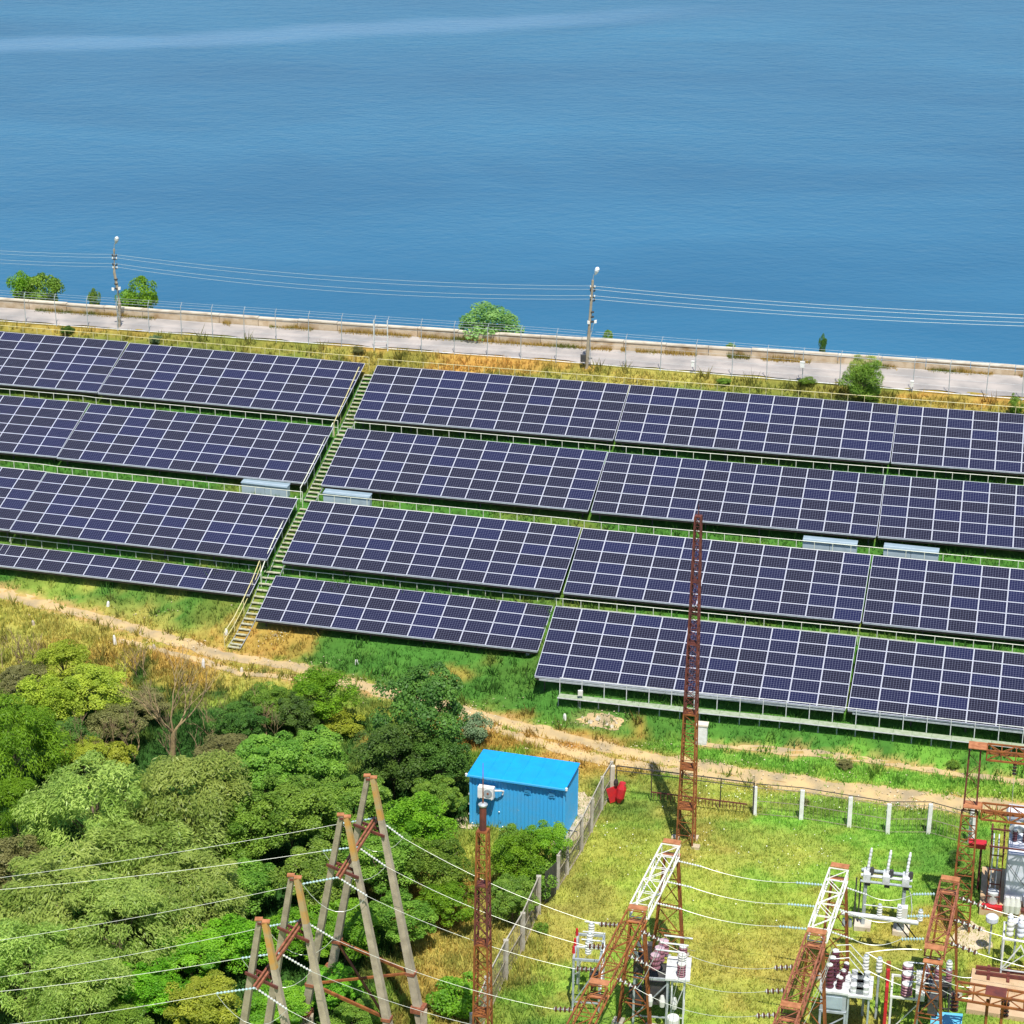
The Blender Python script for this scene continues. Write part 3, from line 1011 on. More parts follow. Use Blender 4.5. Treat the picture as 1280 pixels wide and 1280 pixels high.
# ------------------------------------------------------------------ stairs in the gap
flightname = ['top', 'second', 'third', 'lowest']
for i, k in enumerate(['1C', '2C', '3C', '4C']):
    az, P, nc, nr = TABLES[k]
    a = tabpt(k, -.62, nr + (.1 if i == 0 else .55)); b = tabpt(k, -.62 - (.25 if i == 3 else 0), -.65 if i < 3 else -1.7)
    st = thing('stair_flight', f'{flightname[i]} flight of pale open stair treads climbing between the panel tables', 'stairs',
               (b[0], b[1], float(G0(b[0], b[1]))), 0, 'flights of the slope stairs')
    nst = int(np.linalg.norm((a - b)[:2]) / .40)
    d = norm((a - b) * V(1, 1, 0)); sd_ = V(d[1], -d[0], 0)
    tr = None
    for s_ in range(nst + 1):
        q = b * (1 - s_ / nst) + a * (s_ / nst)
        z = float(G0(q[0], q[1])) + .16
        mb = MB(); mb.obox(V(q[0], q[1], z), sd_ * .38, d * .085, V(0, 0, .03)); mb.build('tread', M['tread'], st)
    for sg in (-1, 1):
        pp = []
        for s_ in range(0, nst + 1, 3):
            q = b * (1 - s_ / nst) + a * (s_ / nst) + sd_ * .4 * sg
            pp.append(V(q[0], q[1], float(G0(q[0], q[1])) + .1))
        MB().path(pp, .025, 4).build('stringer', M['galv'], st)
    # handrail on the left side, by the neighbouring table
    hp = []
    lo = 0
    for s_ in range(lo, nst + 1, 2):
        q = b * (1 - s_ / nst) + a * (s_ / nst) - sd_ * .62
        hp.append(V(q[0], q[1], float(G0(q[0], q[1]))))
    railing('handrail', hp, f'yellowish handrail on the left side of the {flightname[i]} stair flight', 'handrails of the slope stairs',
            M['yellow_rail'] if i in (0, 3) else M['pale_rail'], 1.0, 1.5, mid=(i == 3), r=.028)

# inverter cabinets hung below the second row
for (x0, y0, x1, y1, lab) in ((303, 600, 361, 606.5, 'left of the stairs under the second row'), (405, 613, 463.5, 619, 'right of the stairs under the second row'),
                              (1004, 672, 1072, 678.5, 'left one of the pair far right under the second row'), (1105, 681, 1174, 688, 'right one of the pair far right under the second row')):
    z = 7.35
    a = at(x0, y0, z); b = at(x1, y1, z)
    d = norm(b - a); nn = V(-d[1], d[0], 0)
    root = thing('inverter_cabinet', 'long blue-grey inverter cabinet ' + lab, 'cabinet', (a + b) / 2 - V(0, 0, 1.35), 0, 'inverter cabinets between the rows')
    Lh = np.linalg.norm(b - a) / 2
    for sgn in (-1, 1):
        c = (a + b) / 2 + d * Lh / 2 * sgn
        MB().obox(c - V(0, 0, .42), d * (Lh / 2 - .012), nn * .2, V(0, 0, .40)).build('door', M['inv'], root)
        # sloping lid proud of the doors
        p0 = c - d * Lh / 2 - nn * .3; p1 = c + d * Lh / 2 - nn * .3; p2 = c + d * Lh / 2 + nn * .3; p3 = c - d * Lh / 2 + nn * .3
        dn = V(0, 0, .04)
        MB().hexa([p0 - dn * 3, p1 - dn * 3, p2 - dn, p3 - dn, p0 - dn * 2, p1 - dn * 2, p2 + dn * 1, p3 + dn * 1]).build('lid', M['inv_lid'], root)
    for sgn in (-.85, 0, .85):
        c = (a + b) / 2 + d * Lh * sgn
        MB().bar(c - V(0, 0, .82), V(c[0], c[1], float(G(c[0], c[1])) - .1), .07).build('leg', M['galv'], root)

# ------------------------------------------------------------------ perimeter fence beside the road
fx = [(22, 12), (35, 372), (73, 374), (112, 376), (149, 379), (188, 383), (228, 385), (267, 386), (306, 389), (346, 394), (386, 396), (427, 398), (468, 400),
      (485, 401), (527, 404), (568, 409), (609, 412), (651, 414), (695, 417), (738, 419), (782, 422), (826, 425), (870, 428), (916, 431), (960, 434), (1005, 437),
      (1052, 441), (1097, 445), (1144, 449), (1190, 453), (1237, 458), (1283, 462), (1330, 467)]
fence = thing('perimeter_fence', 'thin wire fence with angled post tops between the lake road and the panels', 'fence', (0, 140, 12.5))
xs = []
for px, py in fx[1:]:
    d = ray(px, 440)
    # intersect with road_near line in plan
    lo, hi = 100, 190
    for _ in range(40):
        m_ = (lo + hi) / 2; x_ = d[0] / d[1] * m_
        if m_ < float(cval(CW['road_near'], x_, 1)) - .25: lo = m_
        else: hi = m_
    xs.append((d[0] / d[1] * lo, lo))
while xs[0][0] > -60:
    xs.insert(0, (xs[0][0] - 2.3, float(cval(CW['road_near'], xs[0][0] - 2.3, 1)) - .25))
while xs[-1][0] < 60:
    xs.append((xs[-1][0] + 2.3, float(cval(CW['road_near'], xs[-1][0] + 2.3, 1)) - .25))
tops = []
for i, (x, y) in enumerate(xs):
    z = float(G(x, y))
    h = 2.15
    lean = random.uniform(-.05, .05)
    mb = MB(); mb.tube((x, y, z - .2), (x + lean, y, z + h), .028, n=5); mb.tube((x + lean, y, z + h), (x + lean + .1, y + .12, z + h + .35), .024, n=5)
    mb.build('post', M['galv'], fence)
    tops.append((x, y, z, lean))
for hh, rr, dx in ((.12, .03, 0), (2.1, .012, 0), (2.3, .008, .05), (2.45, .008, .1), (1.6, .006, 0), (1.1, .006, 0), (.6, .006, 0)):
    MB().path([V(x + lean * hh / 2.15 + dx, y + dx, z + hh) for x, y, z, lean in tops], rr, 4).build('bottom_rail' if hh < .2 else 'strand', M['white_metal'] if hh < .2 else M['galv'], fence)
# short cross-braced gate bay near the stairs head
_yg = float(cval(CW['road_near'], at(476, 440, 13)[0], 1))
gx = [at_y(468, 440, _yg), at_y(485, 441, _yg - .1)]
gp = thing('fence_gate', 'small pale wicket gate in the roadside fence above the stairs', 'gate', (gx[0][0], gx[0][1], 12.5))
za = float(G(gx[0][0], gx[0][1]))
for q in gx:
    MB().bar((q[0], q[1] - .3, za - .1), (q[0], q[1] - .3, za + 2.2), .07).build('gate_post', M['white_metal'], gp)
for hh in (.2, .6, 1.0, 1.6):
    MB().bar((gx[0][0], gx[0][1] - .3, za + hh), (gx[1][0], gx[1][1] - .3, za + hh), .03).build('crossbar', M['white_metal'], gp)
# small white boxes on the fence
for px, py, lab in ((1003, 456, 'small white meter box on the roadside fence, left of the tall bush'), (1140, 480, 'small white box on the roadside fence, right of the tall bush'),
                    (866, 455, 'small white box hanging low on the roadside fence right of the lamp pole')):
    yb = float(cval(CW['road_near'], at(px, py, 13)[0], 1)) - .35
    q = at_y(px, py, yb)
    bx = MB(); bx.box(q, (.3 if px == 1003 else .2, .16, .38), -.25); bx.box(q + V(0, 0, .2), (.34 if px == 1003 else .23, .2, .04), -.25)
    tag(bx.build('meter_box', M['white_paint']), lab, 'box', 'white boxes on the roadside fence')
# concrete stub pillar by fence at 916
q = at_y(869, 440, float(cval(CW['road_near'], at(869, 440, 13)[0], 1)) - .3)
# ------------------------------------------------------------------ poles on the crest
poleW = []
for idx, (bx_, by_, tx_, ty_, lab) in enumerate(((148, 409, 146, 297, 'slightly crooked weathered utility pole with lamp by the road at left'),
                                          (733, 460, 741, 336, 'weathered utility pole with white street lamp head near the middle of the road'))):
    p = ground_at(bx_, by_)
    t = at_y(tx_, ty_ + 14, p[1])
    root = thing('utility_pole', lab, 'utility pole', p)
    if idx == 0:
        mids = [p - V(0, 0, .3), p * .7 + t * .3 + V(.12, 0, 0), p * .5 + t * .5 + V(-.02, 0, 0), p * .3 + t * .7 + V(-.22, 0, 0), t + V(-.2, 0, 0)]
    else:
        mids = [p - V(0, 0, .3), p * .6 + t * .4, t]
    MB().path(mids, .13, 8, .085).build('pole', M['pole_concrete'], root, smooth=False)
    top = mids[-1]
    # pairs of brackets with insulators
    ins = []
    for s_ in range(4):
        z = top - V(0, 0, .3 + (.26, .5, .95, 1.2)[s_])
        xa = MB().bar(z - V(.16, 0, 0), z + V(.16, 0, 0), .05, .07).build('crossarm', M['dark_steel'], root)
        for sg in (-1, 1):
            MB().lathe(z + V(.15 * sg, -.06, .02), z + V(.15 * sg, -.06, .2), [(0, .03), (.3, .055), (.6, .05), (1, .02)], 8).build('insulator', M['porc'] if (s_ + idx) % 2 else M['dark_steel'], xa)
        ins.append(z + V(0, -.06, .15))
    for s_ in range(3):
        z = top - V(0, 0, 2.3 + .35 * s_)
        MB().tube(z - V(0, 0, .05), z + V(0, 0, .05), .14, n=8).build('clamp', M['dark_steel'], root)
    # twin boxes lower down
    zb = top - V(0, 0, 3.0)
    for sg in (-1, 1):
        MB().obox(zb + V(.24 * sg, -.1, .03 * sg), V(.09, 0, .02 * sg), V(0, .06, 0), V(0, 0, .1)).build('floodlight', M['white_paint'], root)
    MB().bar(zb - V(.25, .02, 0), zb + V(.25, -.02, 0), .035).build('bracket', M['galv'], root)
    # lamp arm and head
    MB().path([top, top + V(.05, -.05, .35), top + V(.2, -.15, .55)], .03, 5).build('lamp_arm', M['galv'], root)
    hd = top + V(.2, -.15, .55)
    MB().lathe(hd - V(.03, 0, .12), hd + V(.13, -.12, .42), [(0, .04), (.2, .10), (.55, .16), (.85, .15), (1, .07)], 10).build('lamp_head', M['lamp_glass'] if idx else M['white_metal'], root)
    # loose cable
    MB().path([zb - V(-.12, .1, .1), zb - V(.12, .15, 1.2), p * .8 + zb * .2 + V(.18, -.1, 0), p + V(.1, -.15, .9)], .02, 4).build('drop_cable', M['galv'], root)
    if idx:
        MB().box(p + V(-.25, -.1, .75), (.35, .25, .5), .1).build('junction_box', M['dark_steel'], root)
    poleW.append(ins)
A, B_ = poleW
for s_ in range(4):
    nm = ['uppermost', 'second', 'third', 'lowest'][s_]
    wire('overhead_wire', A[s_], B_[s_], .55 + .05 * s_, f'{nm} thin wire between the two roadside utility poles', 'wires along the lake road', .0075)
    d = A[s_] - B_[s_]
    wire('overhead_wire', A[s_], A[s_] + d * .55 + V(0, 0, -.1), .25, f'{nm} thin wire running left out of frame from the crooked pole', 'wires along the lake road', .0075)
    wire('overhead_wire', B_[s_], at_y(1480, 398 + s_ * 4.5, B_[s_][1] - 9), .45, f'{nm} thin wire running right out of frame from the lamp pole', 'wires along the lake road', .0075)


# ------------------------------------------------------------------ blue cabin
FL = at(588, 1030, .12); FR = at(705, 1048, .12)
cd = norm((FR - FL) * V(1, 1, 0)); cb = V(-cd[1], cd[0], 0)
CWD = float(np.linalg.norm(FR - FL)); CDP = 2.55; CHT = 2.95
caz = math.atan2(cd[1], cd[0])
cabin = thing('cabin', 'bright blue corrugated metal cabin with a flat blue roof beside the dirt track', 'cabin', (FL[0], FL[1], 0.0), caz)


def cp(u, v, z):
    return V(FL[0], FL[1], 0) + cd * u + cb * v + V(0, 0, z)


def ribbed(p0, p1, z0, z1, nrm_, pitch=.2):
    """a ribbed sheet wall between two plan points"""
    Lw = np.linalg.norm(p1 - p0); d = (p1 - p0) / Lw
    prof = []
    n = int(Lw / pitch); pit = Lw / n
    for i in range(n):
        for f_, o in ((0, 0), (.5, 0), (.6, .03), (.9, .03)):
            prof.append((pit * (i + f_), o))
    prof.append((Lw, 0))
    mb = MB(); vs = []
    for u, o in prof:
        q = p0 + d * u + nrm_ * o
        vs += [V(q[0], q[1], z0), V(q[0], q[1], z1)]
    fs = [(2 * i, 2 * i + 2, 2 * i + 3, 2 * i + 1) for i in range(len(prof) - 1)]
    mb._add(vs, fs)
    return mb


MB().box(cp(CWD / 2, CDP / 2, 1.55), (CWD - .06, CDP - .06, CHT - .1), caz).build('core', M['blue_dark'], cabin)
ribbed(cp(0, 0, 0), cp(CWD, 0, 0), .15, .1 + CHT, -cb).build('front_wall', M['blue_wall'], cabin)
ribbed(cp(CWD, 0, 0), cp(CWD, CDP, 0), .15, .1 + CHT, cd).build('side_wall', M['blue_wall'], cabin)
ribbed(cp(CWD, CDP, 0), cp(0, CDP, 0), .15, .1 + CHT, cb).build('back_wall', M['blue_wall'], cabin)
ribbed(cp(0, CDP, 0), cp(0, 0, 0), .15, .1 + CHT, -cd).build('side_wall', M['blue_wall'], cabin)
zt = .1 + CHT
mb = MB()
a, b, c, d = cp(-.12, -.16, zt + .03), cp(CWD + .1, -.16, zt + .03), cp(CWD + .1, CDP + .12, zt + .16), cp(-.12, CDP + .12, zt + .16)
mb.hexa([a, b, c, d, a + V(0, 0, .07), b + V(0, 0, .07), c + V(0, 0, .07), d + V(0, 0, .07)])
roof = mb.build('roof', M['blue_roof'], cabin)
for k in range(1, 6):
    u = CWD * k / 6
    MB().bar(cp(u, -.15, zt + .106), cp(u, CDP + .11, zt + .236), .03, .02).build('roof_seam', M['blue_roof'], roof)
mb = MB(); mb.bar(cp(-.14, -.2, zt + .05), cp(CWD + .12, -.2, zt + .05), .1, .09)
mb.build('gutter', M['blue_wall'], cabin)
for u, v, s_ in ((.02, .02, 1), (CWD - .02, .02, 1), (CWD - .02, CDP - .02, 1), (.02, CDP - .02, 1)):
    MB().bar(cp(u, v - .03 if v < 1 else v + .03, .1), cp(u, v - .03 if v < 1 else v + .03, zt), .12, .12).build('corner_post', M['blue_wall'], cabin)
for u in (-.16, CWD + .14):
    MB().tube(cp(u, -.2, zt + .02), cp(u, -.2, zt + .16), .07, n=8).build('gutter_end', M['white_paint'], cabin)
for z in (.7, 1.3, 1.9, 2.5):
    MB().box(cp(-.06, .05, z), (.1, .06, .08), caz).build('hinge', M['white_paint'], cabin)
# small ventilation windows
for u in (3.18, 4.5):
    z = 2.62
    vf = MB().box(cp(u, -.045, z), (.34, .05, .34), caz).build('vent_frame', M['blue_wall'], cabin)
    MB().box(cp(u, -.06, z + .02), (.26, .05, .2), caz).build('vent_grille', M['blue_dark'], vf)
    for q in range(3):
        MB().box(cp(u, -.09, z - .04 + .06 * q), (.26, .03, .018), caz).build('louvre', M['blue_wall'], vf)
# air conditioner
au, az_ = 1.02, 2.42
ac = MB(); ac.box(cp(au, -.42, az_), (.86, .34, .62), caz); acb = ac.build('air_conditioner', M['white_paint'], cabin)
mb = MB(); mb.lathe(cp(au + .12, -.592, az_), cp(au + .12, -.62, az_), [(0, .25), (1, .25)], 20); mb.build('fan_ring', M['grey_paint'], acb) if False else None
f1 = MB().lathe(cp(au + .14, -.59, az_), cp(au + .14, -.615, az_), [(0, .24), (1, .235)], 20).build('fan_grille', M['galv'], acb)
MB().lathe(cp(au + .14, -.61, az_), cp(au + .14, -.63, az_), [(0, .07), (1, .06)], 12).build('fan_hub', M['rust_pink'], acb)
for sg in (-1, 1):
    MB().bar(cp(au + .34 * sg, -.02, az_ - .34), cp(au + .34 * sg, -.6, az_ - .34), .04, .05).build('bracket', M['white_metal'], cabin)
MB().path([cp(au + .45, -.35, az_ + .1), cp(au + .75, -.3, az_ + .12), cp(au + .85, -.12, az_ + .02), cp(au + .8, -.1, az_ - .2)], .05, 6).build('refrigerant_pipe', M['white_paint'], cabin)

# slab and sandy apron around the cabin
MB().box(cp(CWD / 2, CDP / 2, .07), (CWD + .5, CDP + .5, .15), caz).build('cabin_slab', M['concrete'], kind='structure')


def patch(name, pts, z, m, n=4):
    """ragged ground patch following terrain"""
    c = np.mean([ground_at(a, b) for a, b in pts], 0)
    w = [ground_at(a, b) for a, b in pts]
    ring = []
    for i in range(len(w)):
        a = w[i]; b = w[(i + 1) % len(w)]
        for k in range(n):
            q = a * (1 - k / n) + b * (k / n)
            q = q + (q - c) * random.uniform(-.12, .12)
            ring.append(V(q[0], q[1], float(G(q[0], q[1])) + z))
    c = V(c[0], c[1], float(G(c[0], c[1])) + z)
    mid = [r_ * .5 + c * .5 for r_ in ring]
    mid = [V(q[0], q[1], float(G(q[0], q[1])) + z) for q in mid]
    mb = MB(); m_ = len(ring)
    fs = [(i, (i + 1) % m_, m_ + (i + 1) % m_, m_ + i) for i in range(m_)] + [(m_ + i, m_ + (i + 1) % m_, 2 * m_) for i in range(m_)]
    mb._add(ring + mid + [c], fs)
    return mb.build(name, m, kind='structure')


patch('sand_apron', [(718, 985), (742, 997), (742, 1025), (715, 1056), (690, 1056), (700, 1035)], .05, M['pad'])
patch('sand_apron', [(566, 1024), (590, 1020), (592, 1038), (575, 1036)], .05, M['pad'])
# steps railing at the cabin's right end
hb = [cp(CWD - .35, -.9, 0), cp(CWD + .95, -.9, 0)]
rl = thing('step_railing', 'dark pipe railing with upright bars at the right front corner of the blue cabin', 'railing', cp(CWD, -.9, 0))
for h in (.12, 1.15):
    MB().bar(hb[0] + V(0, 0, h), hb[1] + V(0, 0, h), .04).build('rail', M['blue_dark'], rl)
for i in range(7):
    q = hb[0] * (1 - i / 6) + hb[1] * (i / 6)
    MB().bar(q, q + V(0, 0, 1.15), .03).build('upright', M['blue_dark'], rl)
MB().bar(hb[0] + V(0, 0, 1.15), cp(CWD - .35, -.1, 1.15), .04).build('rail', M['blue_dark'], rl)


# ------------------------------------------------------------------ lattice work
def lattice(root, p, q, side, w0, h0, w1=None, h1=None, nb=6, cr=.05, lr=.03, chord_m=None, lace_m=None, chordname='chord', xb=False, ends=True):
    """box truss from p to q; side = unit vector across; the other cross axis is computed"""
    p = np.asarray(p, float); q = np.asarray(q, float)
    w1 = w0 if w1 is None else w1; h1 = h0 if h1 is None else h1
    d = norm(q - p); s = norm(np.asarray(side, float) - d * np.dot(side, d)); u = np.cross(s, d)
    C = []
    for (a, b) in ((-1, -1), (1, -1), (1, 1), (-1, 1)):
        A = p + s * a * w0 / 2 + u * b * h0 / 2; B = q + s * a * w1 / 2 + u * b * h1 / 2
        C.append((A, B))
        MB().bar(A, B, cr, cr, up=tuple(s)).build(chordname, chord_m, root)
    for f in range(4):
        A0, B0 = C[f]; A1, B1 = C[(f + 1) % 4]
        mb = MB()
        for i in range(nb):
            t0, t1 = i / nb, (i + 1) / nb
            a0 = A0 + (B0 - A0) * t0; a1 = A0 + (B0 - A0) * t1; b0 = A1 + (B1 - A1) * t0; b1 = A1 + (B1 - A1) * t1
            if xb:
                mb.bar(a0, b1, lr, lr * .6); mb.bar(b0, a1, lr, lr * .6)
            elif (i + f) % 2:
                mb.bar(a0, b1, lr, lr * .6)
            else:
                mb.bar(b0, a1, lr, lr * .6)
            if i > 0 and not xb or (xb and i % 2 == 0):
                mb.bar(a0, b0, lr, lr * .6)
        if ends:
            mb.bar(A0, A1, lr * 1.3, lr); mb.bar(B0, B1, lr * 1.3, lr)
        mb.build('lacing', lace_m or chord_m, root)


def mast(base, H, label, wb, wt, secs, rod=1.2, azm=-.26):
    root = thing('lattice_mast', label, 'mast', base, 0)
    s = V(math.cos(azm), math.sin(azm), 0)
    z0 = 0
    for (z1, m_, nb, xb) in secs:
        a = wb + (wt - wb) * z0 / H; b = wb + (wt - wb) * z1 / H
        lattice(root, base + V(0, 0, z0), base + V(0, 0, z1), s, a, a, b, b, nb, .075, .034, m_, m_, 'leg', xb)
        mb = MB(); mb.obox(base + V(0, 0, z1), s * b * .56, V(-s[1], s[0], 0) * b * .56, V(0, 0, .035)); mb.build('joint_plate', m_, root)
        z0 = z1
    MB().tube(base + V(0, 0, H), base + V(0, 0, H + rod), .03, .012, 6).build('rod', secs[-1][1], root)
    return root


MBASE = at(857, 1056, 0)
MH = float(at_y(871, 645, MBASE[1])[2])
mt = mast(MBASE, MH, 'tall rust-red lattice mast rising in front of the panels', .86, .29,
          [(2.3, M['rust'], 3, False), (4.6, M['rust'], 4, False), (7.7, M['rust'], 6, False), (11.6, M['rust_dark'], 8, True), (15.0, M['rust_dark'], 8, True), (MH, M['rust_dark'], 7, True)], .6)
for a in (-1, 1):
    for b in (-1, 1):
        MB().box(MBASE + V(a * .5, b * .5, .08), (.4, .4, .3), -.26).build('footing', M['pad'], mt)
LB = at_y(603, 1372, 78.5); LB[2] = 0.0
LH = float(at_y(605, 1006, 78.5)[2])
lm = mast(LB, LH, 'dark rusty lattice mast with thin rod and round cap, in front of the blue cabin', .74, .38,
          [(4.2, M['rust'], 6, True), (7.6, M['rust'], 6, True), (10.4, M['rust_dark'], 5, True), (12.9, M['rust'], 4, False)], 1.9)
MB().tube(LB + V(0, 0, 12.9), LB + V(0, 0, LH - .03), .15, .14, 10).build('sleeve', M['rust_dark'], lm)
MB().lathe(LB + V(0, 0, LH - .06), LB + V(0, 0, LH + .08), [(0, .17), (.6, .2), (1, .12)], 16).build('cap', M['galv'], lm)

# ------------------------------------------------------------------ gantries
GZ = 5.8


def gantry(A, B, nbay, label, mats, legs, group='rusty busbar gantries', wid=.84, dep=.6):
    d = norm(B - A); s = V(-d[1], d[0], 0)
    root = thing('busbar_gantry', label, 'gantry', (A[0], A[1], 0), 0, group)
    Lb = np.linalg.norm(B - A) / nbay
    for i in range(nbay):
        a = A + d * Lb * i; b = A + d * Lb * (i + 1)
        lattice(root, a + d * .25, b - d * .25, s, wid, dep, nb=5, cr=.07, lr=.038, chord_m=mats[i], lace_m=mats[i])
    for i in range(nbay + 1):
        c = A + d * Lb * i
        for sg in (-1, 1):
            mb = MB(); mb.obox(c + V(0, 0, (dep / 2 + .05) * sg), d * .2, s * wid * .5, V(0, 0, .02)); mb.build('joint_plate', M['rust_light'], root)
    for i in legs:
        c = A + d * Lb * i - V(0, 0, dep / 2 + .07)
        base = V(c[0], c[1], -.1)
        lattice(root, base, c, s, 1.5, .34, .62, .3, 4, .085, .055, M['rust'], M['rust'], 'leg', False)
        for sg in (-1, 1):
            MB().box(base + s * .75 * sg + V(0, 0, .12), (.5, .5, .3), math.atan2(d[1], d[0])).build('footing', M['concrete'], root)
    return root, d, s, Lb


A1g = at(840, 1052, GZ + .35); B1g = at(717, 1290, GZ + .35)
A1g[2] = B1g[2] = GZ
dd = norm(B1g - A1g); B1g = A1g + dd * 6.55 * 4
B1g = A1g + dd * 6.3 * 4
g1, d1, s1, L1 = gantry(A1g, B1g, 4, 'rusty lattice gantry left of centre lawn, its far bay painted white', [M['truss_white'], M['rust'], M['rust'], M['rust']], [0, 1, 3])
A2g = at(1050, 1082, GZ + .35); A2g[2] = GZ
J2 = at(1021, 1164, GZ + .35); J2[2] = GZ
d2_ = norm(J2 - A2g); L2_ = float(np.linalg.norm(J2 - A2g))
g2, d2, s2, L2 = gantry(A2g, A2g + d2_ * L2_ * 4, 4, 'rusty lattice gantry right of centre lawn, far bay white with an orange end plate', [M['truss_white'], M['rust_pink'], M['rust_pink'], M['rust']], [0, 1, 3])
A3g = at(1188, 1098, GZ + .35); A3g[2] = GZ
J3 = at(1168, 1184, GZ + .35); J3[2] = GZ
g3, d3, s3, L3 = gantry(A3g, J3, 1, 'short all-rust lattice gantry beside the grey transformer', [M['rust_pink']], [0, 1])

# two-level gantry at the right edge
TB = at(1199, 1160, 0)
rd = norm(V(1, -.235, 0)); rs = V(-rd[1], rd[0], 0)
root = thing('portal_gantry', 'tall two-level rusty portal gantry running off the right picture edge above the transformer', 'gantry', TB)
ztop = float(at_y(1213, 938, TB[1])[2]); zmid = float(at_y(1200, 1012, TB[1])[2])
lattice(root, TB - V(0, 0, .1), TB + V(0, 0, zmid - .2), rd, .95, .8, .72, .6, 8, .09, .05, M['rust'], M['rust'], 'leg', False)
for sg in (-1, 1):
    MB().bar(TB + rd * .3 * sg + V(0, 0, zmid), TB + rd * .26 * sg + V(0, 0, ztop), .085).build('upper_post', M['rust_dark'], root)
mb = MB()
for i in range(5):
    z = zmid + .2 + (ztop - zmid - .4) * i / 5; z2 = zmid + .2 + (ztop - zmid - .4) * (i + 1) / 5
    mb.bar(TB + rd * .28 * (-1) ** i + V(0, 0, z), TB - rd * .28 * (-1) ** i + V(0, 0, z2), .03, .02)
mb.build('lacing', M['rust_dark'], root)
for z, mm, lab in ((zmid, M['rust'], 'lower_beam'), (ztop, M['rust'], 'upper_beam')):
    a = TB + V(0, 0, z) - rd * .35; b = a + rd * 9
    lattice(root, a + rd * .9, b, rs, .75, .5, nb=12, cr=.08, lr=.045, chord_m=mm, lace_m=mm)
    mb = MB(); mb.obox(TB + V(0, 0, z + .27) + rd * .1, rd * .42, rs * .38, V(0, 0, .02)); mb.build('joint_plate', M['rust_light'], root)
far = TB + rd * 8.6
lattice(root, far - V(0, 0, .1), far + V(0, 0, ztop), rd, .95, .8, .72, .6, 10, .09, .05, M['rust'], M['rust'], 'leg', False)
# lower-right portal
PB = at(1196, 1238, 3.6); PE = PB + norm(V(1, -.30, 0)) * 6.5
root = thing('portal_gantry', 'low rusty portal beam in the bottom right corner above the beige slab', 'gantry', (PB[0], PB[1], 0))
pd_ = norm(PE - PB); ps = V(-pd_[1], pd_[0], 0)
lattice(root, PB, PE, ps, .7, .45, nb=9, cr=.09, lr=.05, chord_m=M['rust'], lace_m=M['rust'])
for u in (1.35, 2.0, 4.6, 5.2):
    q = PB + pd_ * u
    MB().bar((q[0], q[1], 0), q - V(0, 0, .2), .11).build('leg', M['rust'], root)
for u in (1.67, 4.9):
    q = PB + pd_ * u
    MB().obox(q + V(0, 0, .26), pd_ * .45, ps * .38, V(0, 0, .02)).build('joint_plate', M['rust_dark'], root)


# ------------------------------------------------------------------ insulator strings and conductors
def string(p, q, n, kind, label, group, rad=.13):
    p = np.asarray(p, float); q = np.asarray(q, float)
    mb = MB()
    mb.m(0).tube(p, q, .025, n=5)
    for i in range(n):
        t0 = (i + .15) / n; t1 = (i + .85) / n
        a = p + (q - p) * t0; b = p + (q - p) * t1
        if kind == 'brown':
            mb.m(1).lathe(a, b, [(0, rad * .45), (.25, rad), (.5, rad * .95), (.6, rad * .5), (1, rad * .45)], 9)
            mb.m(2).lathe(p + (q - p) * (t0 + .5 * (t1 - t0)), b, [(0, rad * .8), (.5, rad * .62), (1, rad * .35)], 9)
        else:
            mb.m(1).lathe(a, b, [(0, rad * .35), (.3, rad), (.6, rad * .9), (1, rad * .35)], 9)
    mats = {'brown': [M['galv'], M['brown_ins'], M['porc']], 'white': [M['galv'], M['porc'], M['porc']], 'glass': [M['galv'], M['glass_ins'], M['glass_ins']]}[kind]
    o = mb.build('insulator_string', mats)
    return tag(o, label, 'insulator', group)


def along(p, q, dist):
    return p + norm(q - p) * dist


ordn = ['farthest', 'middle', 'nearest']
# three conductors between first and second gantry (white far bays)
for i in range(3):
    u1 = 1.0 + 2.0 * i; u2 = 1.3 + 2.0 * i
    p = A1g + d1 * u1 + s1 * (.55 if s1[0] > 0 else -.55) - V(0, 0, .05)
    q = A2g + d2 * u2 + s2 * (-.55 if s2[0] > 0 else .55) - V(0, 0, .05)
    pa = along(p, q - V(0, 0, .5), 1.15); qa = along(q, p - V(0, 0, .6), 1.25)
    string(p, pa, 9, 'white', f'{ordn[i]} white insulator string on the white bay of the left gantry', 'strings on the left gantry white bay', .055)
    string(q, qa, 9, 'glass', f'{ordn[i]} greenish glass insulator string left of the right gantry white bay', 'glass strings on the right gantry', .07)
    wire('conductor', pa, qa, .22, f'{ordn[i]} of three sagging conductors between the two white gantry bays', 'conductors between white gantry bays', .014)
    # second to third gantry
    p = A2g + d2 * u2 + s2 * (.55 if s2[0] > 0 else -.55)
    q = A3g + d3 * (1.0 + 2.0 * i) + s3 * (-.55 if s3[0] > 0 else .55)
    pa = along(p, q - V(0, 0, 1.2), 1.0); qa = along(q, p - V(0, 0, .4), 1.0)
    string(p, pa, 8, 'white', f'{ordn[i]} white insulator string right of the right gantry white bay', 'strings right of the right gantry', .055)
    string(q, qa, 8, 'glass', f'{ordn[i]} greenish glass insulator string left of the short rust gantry', 'glass strings on the short gantry', .08)
    wire('conductor', pa, qa, .3, f'{ordn[i]} of three conductors between right gantry and short rust gantry', 'conductors to the short gantry', .014)
    # third gantry to the right
    p = A3g + d3 * (1.0 + 2.0 * i) + s3 * (.55 if s3[0] > 0 else -.55)
    q = p + rd * 9 + V(0, 0, -.7)
    pa = along(p, q - V(0, 0, 1.8), 1.3)
    string(p, pa, 5, 'brown', f'{ordn[i]} brown and white insulator string right of the short rust gantry', 'brown strings of the short gantry', .12)
    wire('conductor', pa, q, .35, f'{ordn[i]} conductor passing in front of the grey transformer', 'conductors before the transformer', .012)

